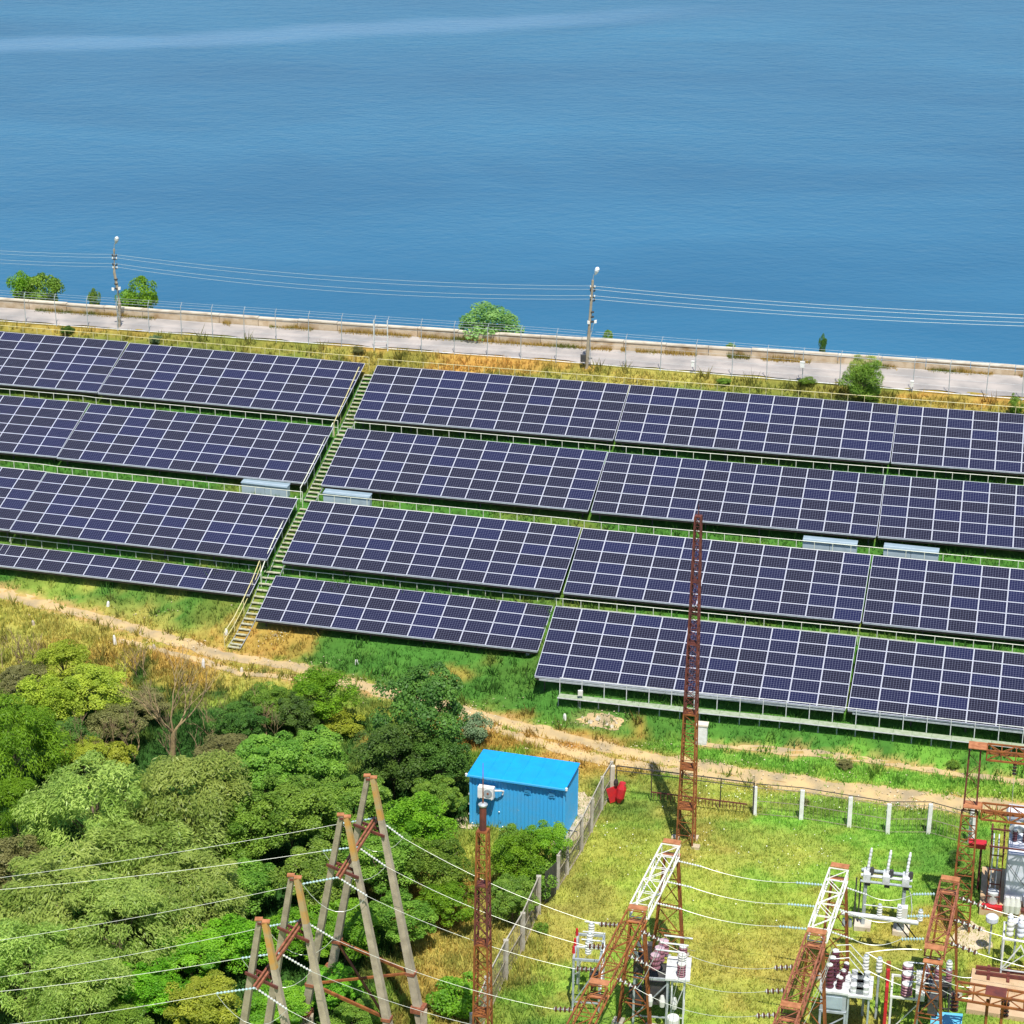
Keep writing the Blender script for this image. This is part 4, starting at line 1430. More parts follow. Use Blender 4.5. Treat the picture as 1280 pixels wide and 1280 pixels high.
# brown strings on the left side of the first gantry, in bay 2 and 3
bays = [(1156, 760, 777), (1180, 747, 763), (1205, 734, 751), (1248, 713, 730), (1275, 690, 716)]
LSTR = []
for i, (py, xa, xb) in enumerate(bays):
    u = (7.4, 9.3, 11.2, 14.4, 16.5)[i]
    p = A1g + d1 * u + s1 * (-.5 if s1[0] > 0 else .5)
    q = p + V(-.92, .25, -.12) * (1.0 if i < 4 else 1.25)
    string(p, q, 5, 'brown', f'{["uppermost", "second", "third", "fourth", "lowest"][i]} brown insulator string on the left side of the left gantry', 'brown strings left of the left gantry', .13)
    LSTR.append(q)
RSTR = []
for i, u in enumerate((7.6, 9.7, 11.6, 15.2)):
    p = A1g + d1 * u + s1 * (.5 if s1[0] > 0 else -.5)
    q = p + V(.82, -.25, -.32)
    string(p, q, 4, 'brown', f'{["uppermost", "second", "third", "lowest"][i]} brown and white insulator string on the right side of the left gantry', 'brown strings right of the left gantry', .13)
    RSTR.append(q)
MSTR = []
for i, u in enumerate((8.6, 10.5, 12.4)):
    p = A2g + d2 * u + s2 * (-.5 if s2[0] > 0 else .5)
    q = p + V(-.85, .1, -.12)
    string(p, q, 4, 'brown', f'{ordn[i]} brown insulator string on the left side of the right gantry', 'brown strings left of the right gantry', .14)
    MSTR.append(q)
for i in range(3):
    wire('conductor', RSTR[i], MSTR[i], .5, f'{ordn[i]} of three low conductors between the rusty bays of both gantries', 'conductors between rusty gantry bays', .010)
wire('conductor', RSTR[3], RSTR[3] + V(8.5, -2.4, -.4), .5, 'thin conductor leaving the lowest right string of the left gantry', 'conductors between rusty gantry bays', .010)

# ------------------------------------------------------------------ A-frame pylons
PH = 12.0


def aframe(root, apex, feetL, feetR):
    apex = np.asarray(apex, float)
    tops = []
    for f_, sg in ((feetL, -1), (feetR, 1)):
        t = apex + norm((f_ - apex) * V(1, 1, 0)) * .14
        m_ = t + (f_ - t) * .16
        mb = MB(); mb.hexa(sect(t, m_, .17, .19)); mb.build('pole_head', M['pole_orange'] if sg > 0 else M['pole_concrete'], root)
        mb = MB(); mb.hexa(sect(m_, f_ - V(0, 0, .2), .19, .30)); mb.build('pole', M['pole_concrete'], root)
        MB().obox(t + V(sg * .04, 0, .03), V(.15, 0, 0), V(0, .12, 0), V(0, 0, .025)).build('head_plate', M['rust_light'], root)
    MB().bar(apex + V(-.2, 0, -.12), apex + V(.2, 0, -.12), .1).build('head_bolt', M['rust_dark'], root)


def sect(p, q, w0, w1):
    d = norm(q - p); a = norm(np.cross(d, V(.26, .96, 0))); b = np.cross(d, a)
    w0 = w0 / 2 * 1.25; w1 = w1 / 2 * 1.25
    return [p - a * w0 - b * w0, p + a * w0 - b * w0, p + a * w0 + b * w0, p - a * w0 + b * w0,
            q - a * w1 - b * w1, q + a * w1 - b * w1, q + a * w1 + b * w1, q - a * w1 + b * w1]


def pylon(apx, label, footL, footR, wires_label):
    (x1, y1), (x2, y2) = apx
    P1 = at(x1, y1, PH); P2 = at(x2, y2, PH)
    root = thing('anchor_pylon', label, 'pylon', ((P1[0] + P2[0]) / 2, (P1[1] + P2[1]) / 2, 0), 0, 'twin A-frame anchor pylons')
    fl = at(*footL, 0); fr = at(*footR, 0)
    mid = (fl + fr) / 2
    half = (fr - fl) / 2
    sets = []
    for P in (P1, P2):
        L_ = V(P[0], P[1], 0) - half; R_ = V(P[0], P[1], 0) + half
        aframe(root, P, L_, R_)
        sets.append((P, L_, R_))
    # double channel cross ties near the top, and tie at the bottom
    arm = []
    for P, L_, R_ in sets:
        t = .215
        a = P + (L_ - P) * t; b = P + (R_ - P) * t
        dn = norm(P2 - P1)
        for sg in (-1, 1):
            MB().bar(a - half * .04 * 0 + dn * .2 * sg - norm(half) * .35, b + dn * .2 * sg + norm(half) * .2, .07, .12).build('tie_channel', M['rust_dark'], root)
        mb = MB()
        for k in (.15, .5, .85):
            q = a * (1 - k) + b * k
            mb.bar(q - dn * .25, q + dn * .25, .05)
        mb.build('tie_spacer', M['rust_dark'], root)
        arm.append((a + b) / 2)
        t = .76
        a = P + (L_ - P) * t; b = P + (R_ - P) * t
        MB().bar(a, b, .10, .14).build('lower_tie', M['rust'], root)
        for e in (a, b):
            MB().box(e, (.42, .42, .14), -.3).build('collar', M['rust_pink'], root)
    t = .76
    q = [s_[0] + (s_[j] - s_[0]) * t for s_ in sets for j in (1, 2)]
    MB().bar(q[2], q[1], .09, .1).build('brace', M['rust'], root)
    MB().bar(q[0] - V(0, 0, .08), q[3] - V(0, 0, .08), .09, .1).build('brace', M['rust'], root)
    dn = norm(arm[1] - arm[0])
    a = arm[0] - dn * .75 + V(0, 0, .15); b = arm[1] + dn * .95 + V(0, 0, .15)
    for sg in (-1, 1):
        MB().bar(a + norm(half) * .09 * sg, b + norm(half) * .09 * sg, .08, .12).build('crossarm', M['rust_pink'], root)
    for P, L_, R_ in sets:
        for f_ in (L_, R_):
            pf = f_ + (P - f_) * .10
            MB().box(pf + V(0, 0, .0), (.62, .56, .3), -.3).build('foot_block', M['rust_pink'], root)
            q1 = f_ + (P - f_) * .1
            MB().bar(q1 + norm(half) * .3, V(q1[0], q1[1], 0) + norm(half) * .3 - V(0, 0, .1), .34, .3).build('foot_post', M['pole_concrete'], root)
    return a, (a + b) / 2, b


e1 = pylon(((463, 971), (430, 1020)), 'taller-looking twin A-frame concrete pylon nearest the blue cabin', (417, 1235), (538, 1290), '')
e2 = pylon(((368, 1096), (328, 1151)), 'twin A-frame concrete pylon at the bottom left, lower in the picture', (318, 1370), (438, 1432), '')
LW = [(1083, 1025), (1100, 1060), (1163, 1100), (1206, 1140), (1229, 1190), (1276, 1241)]
ends = list(e1) + list(e2)
wn_ = ['first', 'second', 'third', 'fourth', 'fifth', 'lowest']
glassR = [2.0, 1.9, 1.8, 2.0, 2.0, 2.2]
for i, e in enumerate(ends):
    pl = 'pylon nearest the cabin' if i < 3 else 'lower pylon'
    # left span
    slope = (LW[i][0] - LW[i][1]) / 410
    far_ = at_y(-260, LW[i][0] + 260 * slope * 1.15, e[1] - 1.0)
    pa = along(e, far_ + V(0, 0, -.5), 1.55)
    string(e, pa, 11, 'glass', f'{wn_[i]} pale glass string left of the {pl}', 'left strings of the pylons', .055)
    wire('power_line', pa, far_, .35, f'{wn_[i]} power line from the top, crossing the woodland to the left edge', 'power lines over the woodland', .009)
    # right span towards the gantry
    tgt = LSTR[min(i, 4)] if i < 5 else LSTR[4] + V(-.4, -4.5, 0)
    pb = along(e, tgt + V(0, 0, -3.0), 1.5)
    string(e, pb, 11, 'white', f'{wn_[i]} white string right of the {pl}', 'right strings of the pylons', .055)
    wire('power_line', pb, tgt, .35, f'{wn_[i]} power line from the top, descending right to the left gantry', 'power lines to the gantry', .008)
    # jumper loop
    mb = MB(); pts = []
    for k in range(9):
        t = k / 8
        c = pa * (1 - t) + pb * t - V(0, 0, 1.3 * 4 * t * (1 - t) * .8)
        pts.append(c)
    tag(mb.path(pts, .011, 4).build('jumper_loop', M['wire']), f'{wn_[i]} drooping jumper loop under the crossarm of the {pl}', 'cable', 'jumper loops of the pylons')


# ------------------------------------------------------------------ substation apparatus
def local(base, ux):
    uy = V(-ux[1], ux[0], 0)
    return lambda a, b, c: V(base[0], base[1], base[2]) + ux * a + uy * b + V(0, 0, c)


def bushing(root, p, q, rad, mats, name='bushing', n=5, capr=None):
    """ribbed porcelain with metal cap: part and its sub parts"""
    mb = MB()
    prof = []
    for i in range(n):
        prof += [(i / n, rad * .78), ((i + .35) / n, rad), ((i + .6) / n, rad), ((i + .95) / n, rad * .78)]
    prof.append((1, rad * .78))
    mb.lathe(p, q, prof, 12)
    o = mb.build(name, mats[0], root)
    d = norm(np.asarray(q) - np.asarray(p))
    MB().lathe(q, np.asarray(q) + d * .08, [(0, rad * .8 * (capr or .9)), (.6, rad * .8 * (capr or .9)), (1, rad * .5)], 12).build('terminal_cap', mats[1], o)
    return o


def stand(root, T, w, d, h, m, t=.09, brace=True, x0=0, y0=0):
    for a in (0, 1):
        for b in (0, 1):
            MB().bar(T(x0 + a * w, y0 + b * d, -.1), T(x0 + a * w, y0 + b * d, h), t, t, up=(0, 1, 0)).build('leg', m, root)
    for a in (0, 1):
        MB().bar(T(x0 + a * w, y0 - .05, h), T(x0 + a * w, y0 + d + .05, h), t, t).build('top_beam', m, root)
        MB().bar(T(x0 - .05, y0 + a * d, h + .002), T(x0 + w + .05, y0 + a * d, h + .002), t, t).build('top_beam', m, root)
    if brace:
        MB().bar(T(x0, y0 - .02, .4), T(x0 + w, y0 - .02, h - .2), t * .6, t * .4).build('brace', m, root)
        MB().bar(T(x0 + w + .02, y0, .4), T(x0 + w + .02, y0 + d, h - .2), t * .6, t * .4).build('brace', m, root)
        MB().bar(T(x0, y0, .45), T(x0 + w, y0, .45), t * .6, t * .6).build('low_beam', m, root)


# dead-tank breaker with three tilted poles (centre-right lawn)
b0 = at(1078, 1160, 0); b1 = at(1126, 1166, 0)
ux = norm(b1 - b0); T = local(b0, ux); Wd = float(np.linalg.norm(b1 - b0))
eq = thing('circuit_breaker', 'silver-grey three-pole circuit breaker with upright tips on two legs, on bright green grass', 'circuit breaker', b0)
for a in (0, Wd):
    MB().box(T(a, 0, .1), (.8, .8, .35), math.atan2(ux[1], ux[0])).build('footing', M['wall_cap'], eq)
    MB().bar(T(a, -.05, .2), T(a, -.05, 2.75), .16, .16).build('column', M['galv'], eq)
for q, h, r in ((-.25, 2.75, .07), (.0, 2.95, .08), (.25, 3.1, .08), (.45, 2.9, .06)):
    MB().tube(T(-.25, q, h), T(Wd + .35, q, h), r, n=8).build('tube', M['galv'] if q else M['white_metal'], eq)
for i in range(3):
    a = .05 + (Wd - .0) * i / 2
    MB().box(T(a, .05, 2.95), (.34, .75, .42), math.atan2(ux[1], ux[0])).build('pole_housing', M['white_metal'], eq)
    MB().box(T(a + .05, .0, 2.62), (.26, .3, .3), math.atan2(ux[1], ux[0])).build('mechanism', M['dark_steel'], eq)
    bushing(eq, T(a, .1, 3.1), T(a + .1, .45, 4.15), .075, (M['white_metal'], M['porc']), n=6)
    MB().lathe(T(a + .2, .0, 3.1), T(a + .22, .0, 3.4), [(0, .12), (1, .1)], 8).build('crank', M['dark_steel'], eq)
MB().box(T(Wd + .0, -.25, 1.25), (.5, .4, .75), math.atan2(ux[1], ux[0])).build('control_box', M['porc'], eq)
MB().box(T(Wd - .05, -.12, .75), (.34, .3, 1.1), math.atan2(ux[1], ux[0])).build('conduit', M['grey_paint'], eq)
for a in (-.45, -.25):
    MB().tube(T(a, .1, .0), T(a, .1, 2.7), .04, n=6).build('drain_pipe', M['dark_steel'], eq)
MB().path([T(Wd + .1, 0, 2.7), T(Wd + .35, -.1, 2.2), T(Wd + .45, -.1, 1.4), T(Wd + .4, -.1, .3)], .025, 5).build('cable', M['white_metal'], eq)

# disconnector in front of it: white tube bus on three post insulators
c0 = at(1046, 1140, 2.1); c1 = at(1164, 1156, 2.1)
eq = thing('bus_support', 'long white tubular busbar with three upright white insulators in front of the breaker', 'busbar', (c0[0], c0[1], 0))
cx = norm(c1 - c0); Lc = float(np.linalg.norm(c1 - c0)); T = local((c0[0], c0[1], 0), cx)
MB().tube(T(.2, 0, 2.1), T(Lc - .6, 0, 2.1), .12, n=10).build('beam', M['white_metal'], eq)
for a in (Lc * .45, Lc * .66, Lc * .88):
    bushing(eq, T(a, .05, 2.2), T(a, .05, 2.75), .13, (M['porc'], M['galv']), n=4)
MB().bar(T(Lc * .72, 0, 2.0), T(Lc * .86, .5, .9), .06).build('brace', M['dark_steel'], eq)
MB().bar(T(Lc * .62, .1, 2.0), T(Lc * .78, .5, .9), .06).build('brace', M['dark_steel'], eq)
for a in (Lc * .32, Lc * .74):
    MB().bar(T(a, .08, 2.0), T(a, .75, 1.6), .07).build('bracket', M['galv'], eq)
MB().tube(T(Lc * .28, .25, 2.55), T(Lc * .66, .25, 2.6), .03, n=6).build('blade', M['white_metal'], eq)
for k in range(3):
    MB().lathe(T(.35 + .16 * k, .1, 1.35), T(.35 + .16 * k, .1, 1.75), [(0, .09), (1, .07)], 8).build('linkage', M['grey_paint'], eq)

# steel table with three white insulators, left of the first gantry
f0 = at(717, 1199, 2.7); fx_ = at(750, 1201.5, 2.7); fy_ = at(727, 1168, 2.7)
ux = norm(fx_ - f0); T = local((f0[0], f0[1], 0), ux)
wt_ = float(np.linalg.norm(fx_ - f0)); dp_ = float(np.dot(fy_ - f0, V(-ux[1], ux[0], 0)))
eq = thing('disconnector_stand', 'grey steel table carrying three white post insulators left of the left gantry', 'switchgear', (f0[0], f0[1], 0))
stand(eq, T, wt_, dp_, 2.7, M['galv'], .1)
MB().bar(T(0, dp_ / 2, 2.7), T(wt_, dp_ / 2, 2.7), .08).build('top_beam', M['white_metal'], eq)
for i, b in enumerate((.45, dp_ * .52, dp_ * .92)):
    bushing(eq, T(.62, b, 2.76), T(.62, b, 3.4), .15, (M['porc'], M['galv']), n=5)
    MB().tube(T(.3, b, 3.5), T(1.35, b - .05, 3.5), .035, n=6).build('contact_arm', M['white_metal'], eq)
    MB().lathe(T(-.05, b, 2.75), T(-.05, b, 3.1), [(0, .08), (1, .05)], 8).build('red_crank', M['red'], eq)
MB().bar(T(0, 0, 1.9), T(0, dp_, .6), .05).build('brace', M['white_metal'], eq)
MB().bar(T(.3, 0, 2.6), T(.15, dp_ * .5, .3), .06).build('pull_rod', M['white_metal'], eq)
MB().box(T(wt_ * .8, .3, 1.6), (.5, .4, .5), -.1).build('mechanism', M['dark_steel'], eq)

# oil breaker with three plum-coloured discs, right of the first gantry
c = at(817, 1284, 0); ux = norm(V(1, -.12, 0)); T = local(c, ux)
eq = thing('oil_breaker', 'oil breaker with three plum bushings on a pale steel stand right of the left gantry', 'circuit breaker', c)
stand(eq, T, 1.5, 2.0, 2.45, M['galv'], .1, x0=-.95, y0=.15)
stand(eq, T, .55, 1.0, 2.35, M['white_metal'], .07, x0=.75, y0=.2)
for i in range(3):
    bq = .5 + .62 * i; a = -.05 + .16 * i
    bushing(eq, T(a, bq, 2.75), T(a, bq, 3.45), .25, (M['plum'], M['plum_cap']), n=3, capr=1.1)
    MB().box(T(a - .75, bq, 2.9), (.45, .4, .75), -.1).build('tank', M['dark_steel'], eq)
    MB().lathe(T(a - .8, bq - .1, 3.3), T(a - 1.0, bq - .1, 3.8), [(0, .1), (.5, .12), (1, .06)], 8).build('inlet', M['porc'], eq)
    MB().tube(T(a, bq, 3.76), T(a + 1.3, bq - .02, 3.7), .04, n=6).build('busbar', M['white_metal'], eq)
MB().obox(T(1.0, .95, 2.55), ux * .55, V(-ux[1], ux[0], 0) * .95, V(0, 0, .05)).build('table_plate', M['white_metal'], eq)
for b in (.3, 1.1, 1.8):
    bushing(eq, T(1.15, b, 2.6), T(1.15, b, 3.2), .2, (M['plum'] if b != 1.1 else M['porc'], M['porc']), n=5, capr=1.1)
for a, b in ((-.2, -.1), (.35, -.1), (.9, -.2)):
    MB().lathe(T(a, b, 1.2), T(a, b, 1.75), [(0, .12), (.5, .15), (1, .08)], 8).build('post_insulator', M['porc'], eq)
MB().box(T(-.9, .6, 1.2), (.6, .6, .8), -.1).build('mechanism', M['dark_steel'], eq)
MB().box(T(0, 1.1, 1.6), (1.1, 1.6, 1.2), -.1).build('tank', M['dark_steel'], eq)
# white meter drum
c = at(841, 1284, 1.2)
eq = thing('storage_drum', 'pale grey metal drum right of the plum oil breaker at the bottom edge', 'drum', (c[0], c[1], 0))
MB().lathe((c[0], c[1], 1.0), (c[0], c[1], 1.75), [(0, .27), (.1, .29), (.9, .29), (1, .26)], 16).build('drum', M['porc'], eq)
MB().bar((c[0], c[1], -.1), (c[0], c[1], 1.0), .14).build('stand', M['galv'], eq)

# grey breaker with three dark bushings, beside the second gantry
c = at(1048, 1300, 0); ux = norm(V(1, -.2, 0)); T = local(c, ux)
eq = thing('grey_breaker', 'grey tank breaker with dark stacked bushings beside the right gantry', 'circuit breaker', c)
MB().box(T(-.35, .9, 1.9), (1.15, 1.7, .95), -.2).build('tank', M['grey_paint'], eq)
MB().box(T(-.35, .02, 1.9), (.8, .06, .6), -.2).build('door', M['inv'], eq)
MB().box(T(-.35, .9, 2.42), (1.3, 1.85, .1), -.2).build('tank_lid', M['white_metal'], eq)
stand(eq, T, 1.1, 1.7, 1.4, M['grey_paint'], .1, x0=-.9, y0=.05)
for i in range(3):
    b = .35 + .62 * i
    bushing(eq, T(-.55 + .1 * i, b, 2.45), T(-.62 + .1 * i, b, 3.6), .19, (M['maroon'], M['porc']), n=6, capr=1.0)
    bushing(eq, T(-.15 + .1 * i, b, 2.45), T(-.1 + .1 * i, b, 3.0), .15, (M['maroon'], M['porc']), n=4, capr=1.0)
MB().obox(T(.75, .95, 2.3), ux * .6, V(-ux[1], ux[0], 0) * .9, V(0, 0, .05)).build('side_table', M['white_metal'], eq)
for a in (.3, 1.2):
    for b in (.15, 1.75):
        MB().bar(T(a, b, -.1), T(a, b, 2.25), .08).build('leg', M['galv'], eq)
for i in range(3):
    for j in range(2):
        MB().lathe(T(.5 + .55 * j, .3 + .6 * i, 2.35), T(.5 + .55 * j, .3 + .6 * i, 2.75), [(0, .15), (.4, .17), (.6, .13), (1, .15)], 10).build('cylinder', M['white_metal'], eq)
        MB().box(T(.78, .3 + .6 * i, 2.5), (.3, .2, .22), -.2).build('link', M['galv'], eq)
for (a, b) in ((.95, 2.1), (1.55, 2.0)):
    bushing(eq, T(a, b, 2.5), T(a, b, 3.2), .15, (M['porc'], M['galv']), n=4)
    MB().bar(T(a, b, -.1), T(a, b, 2.5), .1).build('leg', M['galv'], eq)
for i in range(3):
    MB().path([T(-.6 + .1 * i, .35 + .62 * i, 3.9), T(.2, .5 + .55 * i, 4.0), T(.9, .5 + .6 * i, 3.2)], .025, 4).build('jumper', M['white_metal'], eq)
wire('conductor', T(1.0, 2.1, 3.35), T(4.6, 1.0, 3.0), .25, 'upper loose conductor from the grey breaker to the red breaker', 'jumpers between the two right breakers', .022)
wire('conductor', T(1.1, 1.2, 3.0), T(4.3, .3, 2.8), .2, 'lower loose conductor from the grey breaker to the red breaker', 'jumpers between the two right breakers', .022)
wire('conductor', T(.9, 2.1, 3.35), T(3.4, 2.5, 3.6), -.1, 'bare rigid jumper rising right of the grey breaker', 'jumpers between the two right breakers', .022)

# red and white breaker
c = at(1124, 1300, 0); ux = norm(V(1, -.2, 0)); T = local(c, ux)
eq = thing('red_breaker', 'white framed breaker with a red left side and striped bushings at the bottom edge', 'circuit breaker', c)
stand(eq, T, 1.2, 1.8, 2.2, M['porc'], .09, x0=-.5, y0=.0)
MB().bar(T(-.72, .0, 0), T(-.72, .0, 2.7), .14).build('red_post', M['red'], eq)
MB().bar(T(-.72, 1.1, 0), T(-.72, 1.1, 2.9), .14).build('red_post', M['red'], eq)
MB().bar(T(-.72, -.1, 2.0), T(-.72, 1.9, 2.3), .1).build('red_rail', M['red'], eq)
MB().box(T(-.72, 1.9, 2.3), (.2, .2, 1.0), -.2).build('red_box', M['rust'], eq)
for b in (.15, 1.0, 1.75):
    bushing(eq, T(.15, b, 2.3), T(.15, b, 2.85), .26, (M['plum'], M['porc']), n=4, capr=1.1)
    MB().tube(T(.15, b, 3.0), T(1.3, b, 3.0), .03, n=6).build('busbar', M['white_metal'], eq)
    MB().box(T(.75, b, 2.35), (.4, .35, .4), -.2).build('pole_unit', M['porc'], eq)
for b in (.3, 1.3):
    MB().box(T(1.35, b, 1.9), (.45, .6, .8), -.2).build('dark_mechanism', M['dark_steel'], eq)
# apparatus tangle under third gantry end
c = at(1168, 1270, 0); T = local(c, ux)
eq = thing('current_transformers', 'cluster of white-topped current transformers under the near leg of the short gantry', 'transformer', c)
stand(eq, T, 1.3, 1.2, 1.7, M['dark_steel'], .08, x0=-.7)
for i in range(3):
    for j in range(2):
        bushing(eq, T(-.5 + .5 * i, .25 + .7 * j, 1.75), T(-.5 + .5 * i, .25 + .7 * j, 2.35), .15, (M['porc'] if j else M['plum'], M['galv']), n=4)
MB().box(T(0, .6, 1.2), (1.0, .9, .6), -.2).build('tank', M['dark_steel'], eq)
c = at(1183, 1276, 1.2)
bx = MB(); bx.box((c[0], c[1], .6), (1.2, .9, 1.2), -.25); bx.obox(V(c[0], c[1], 1.28), V(.66, -.17, .05), V(.12, .48, 0), V(0, 0, .04))
tag(bx.build('blue_cabinet', M['sky_box']), 'light blue flat-topped metal cabinet at the bottom edge', 'cabinet')
for k, (px, py) in enumerate(((1193, 1255), (1256, 1262))):
    c = at(px, py, 2.6)
    mb = MB(); string(c + V(0, 0, .55), c - V(0, 0, .4), 5, 'brown', ('dark hanging insulator left of the low portal beam', 'dark hanging insulator under the low portal beam')[k], 'hanging insulators by the low portal', .2)

# big transformer at the right edge
tb = at(1234, 1142, 0); ux = norm(V(1, -.235, 0)); T = local(tb, ux); taz = math.atan2(ux[1], ux[0])
eq = thing('transformer', 'big grey power transformer with curved tank and red-brown pipework at the right edge', 'transformer', tb)
MB().box(T(1.9, 1.9, .2), (4.6, 4.2, .4), taz).build('plinth', M['slab'], eq)
# main tank with rounded lower front
mb = MB(); prof = [(.55, .35), (.25, .8), (.2, 1.4), (.2, 3.35), (.5, 3.55), (3.0, 3.55), (3.0, .35)]
vs = [T(.75, b, c_) for b, c_ in prof] + [T(1.75, b, c_) for b, c_ in prof]
n = len(prof)
mb._add(vs, [tuple(range(n)), tuple(range(2 * n - 1, n - 1, -1))] + [(i + n, (i + 1) % n + n, (i + 1) % n, i) for i in range(n)])
mb.build('tank', M['trafo_paint'], eq)
mb = MB(); vs = [T(2.45, b, c_) for b, c_ in prof] + [T(3.6, b, c_) for b, c_ in prof]
mb._add(vs, [tuple(range(n)), tuple(range(2 * n - 1, n - 1, -1))] + [(i + n, (i + 1) % n + n, (i + 1) % n, i) for i in range(n)])
mb.build('tank', M['trafo_paint'], eq)
MB().box(T(2.1, 1.9, 1.9), (.66, 2.2, 2.9), taz).build('core_tank', M['dark_steel'], eq)
for a in (.02, .27, 2.0, 2.22):
    MB().box(T(a, 1.5, 2.1), (.05, 1.7, 2.3), taz).build('radiator_fin', M['trafo_paint'], eq)
for a in (-.1, .5, 1.95, 2.4):
    MB().path([T(a, .05, .6), T(a, .0, 3.4), T(a, .9, 3.75), T(a, 2.4, 3.75)], .045, 6).build('pipe', M['rust_dark'], eq)
for z in (1.0, 1.7, 2.5, 3.3):
    MB().bar(T(-.12, .0, z), T(.52, .0, z), .05).build('pipe_clamp', M['rust_dark'], eq)
MB().bar(T(-.2, .2, 3.66), T(4.3, .2, 3.66), .07).build('walk_rail', M['rust_dark'], eq)
MB().bar(T(-.2, 1.5, 3.95), T(4.3, 1.5, 3.95), .07).build('walk_rail', M['rust_dark'], eq)
MB().bar(T(.3, 2.6, 4.2), T(4.3, 2.6, 4.2), .09).build('walk_rail', M['rust_dark'], eq)
MB().tube(T(.2, .25, 1.15), T(.2, .25, .55), .3, .25, 14).build('oil_pump', M['white_metal'], eq)
MB().tube(T(1.9, .25, 1.15), T(1.9, .25, .55), .28, .22, 14).build('oil_pump', M['trafo_paint'], eq)
for a in (.9, 1.15, 1.4):
    MB().lathe(T(a, -.2, .35), T(a, -.2, 1.2), [(0, .15), (.5, .19), (1, .1)], 10).build('filter_bottle', M['porc'], eq)
MB().bar(T(-.3, -.05, .42), T(.7, -.05, .42), .3, .2).build('base_beam', M['red'], eq)
MB().bar(T(1.6, -.05, .42), T(3.9, -.05, .42), .3, .2).build('base_beam', M['rust_dark'], eq)
MB().lathe(T(.5, 2.3, 4.55), T(3.6, 2.3, 4.55), [(0, .15), (.03, .42), (.97, .42), (1, .15)], 18).build('conservator', M['trafo_paint'], eq)
MB().lathe(T(.9, 1.7, 3.9), T(1.3, 1.3, 4.4), [(0, .25), (.7, .3), (1, .15)], 12).build('relief_valve', M['white_metal'], eq)
for a in (1.0, 1.5, 2.7, 3.2):
    bushing(eq, T(a, 1.2, 3.6), T(a, 1.1, 4.2), .13, (M['maroon'], M['porc']), n=4)
MB().path([T(1.3, 1.4, 4.2), T(1.7, 1.3, 4.6), T(2.1, 1.4, 4.3), T(2.4, 1.4, 3.8)], .07, 8).build('elbow_pipe', M['white_metal'], eq)
for z in (2.05, 2.3):
    MB().bar(T(-.1, -.03, z), T(-.1, -.03, z - .35), .3, .03).build('orange_plate', M['rust_light'], eq)
MB().bar(T(.75, .12, 2.9), T(1.75, .12, 1.6), .02).build('stay_wire', M['dark_steel'], eq)
# red box standing left of the transformer
c = at(1222, 1056, 2.55)
eq = thing('red_fire_box', 'bright red metal fire box on a post left of the grey transformer', 'fire box', (c[0], c[1], 0))
MB().box((c[0], c[1], 2.55), (.82, .45, .22), taz).build('box', M['red'], eq)
MB().box((c[0], c[1], 2.7), (.9, .52, .05), taz).build('lid', M['red'], eq)
MB().bar((c[0] + .2, c[1], -.1), (c[0] + .2, c[1], 2.45), .1).build('post', M['rust_dark'], eq)
# lamp post, white, behind the tower leg
c = at(1212, 1054, 0)
tag(MB().tube((c[0], c[1], -.1), (c[0], c[1], 2.1), .12, n=8).build('marker_post', M['white_paint']), 'white round post behind the leg of the two-level gantry', 'post')

# white-grey frame with small insulators in front of the transformer
c = at(1250, 1222, 0); T = local(c, ux)
eq = thing('arrester_stand', 'white steel frame with pale arresters on top, right edge below the transformer', 'switchgear', c)
stand(eq, T, 1.5, 1.5, 2.1, M['white_metal'], .08)
for i, a in enumerate((.25, .75, 1.25)):
    bushing(eq, T(a, .3, 2.15), T(a, .3, 2.9), .18, (M['porc'] if i != 1 else M['trafo_paint'], M['porc']), n=3)
    bushing(eq, T(a, 1.2, 2.15), T(a, 1.2, 2.7), .14, (M['trafo_paint'], M['porc']), n=3)
MB().bar(T(0, -.05, .5), T(.8, -.05, 1.9), .06).build('brace', M['white_metal'], eq)
MB().bar(T(1.5, -.05, .5), T(.8, -.05, 1.9), .06).build('brace', M['white_metal'], eq)
for k, (px, py) in enumerate(((1240, 1150), (1271, 1156))):
    c = at(px, py, 1.9)
    eq = thing('lamp_drum', ('left', 'right')[k] + ' one of two grey round housings on posts below the transformer', 'housing', (c[0], c[1], 0), 0, 'round housings below the transformer')
    MB().lathe((c[0], c[1], 1.8), (c[0], c[1], 2.15), [(0, .26), (.2, .3), (.8, .3), (1, .22)], 14).build('drum', M['trafo_paint'], eq)
    MB().bar((c[0], c[1], -.1), (c[0], c[1], 1.8), .08).build('post', M['galv'], eq)
# beige slab area, rails
c = at(1248, 1240, 0)
MB().box((c[0] + 1.6, c[1] - .9, .1), (6.2, 3.6, .3), -.27).build('foundation_slab', M['slab'], kind='structure')
eq = thing('rail_track', 'dark red steel rails lying on the beige slab at the right edge', 'rails', c)
T = local(c, ux)
for b in (.9, 1.35):
    MB().bar(T(-1.1, b, .36), T(4.5, b, .36), .12, .16).build('rail', M['rust_dark'], eq)
for a in (-.5, .4, 1.4, 2.4):
    MB().bar(T(a, .5, .3), T(a, 1.7, .3), .14, .1).build('sleeper', M['rust_dark'], eq)
patch('bare_ground', [(1208, 1150), (1236, 1165), (1240, 1185), (1210, 1190), (1185, 1175)], .04, M['pad'])

# ------------------------------------------------------------------ fences round the substation
M['infill'] = mat('weathered_wire_infill', (.30, .27, .21), (.22, .17, .11), rough=.9, scale=4)


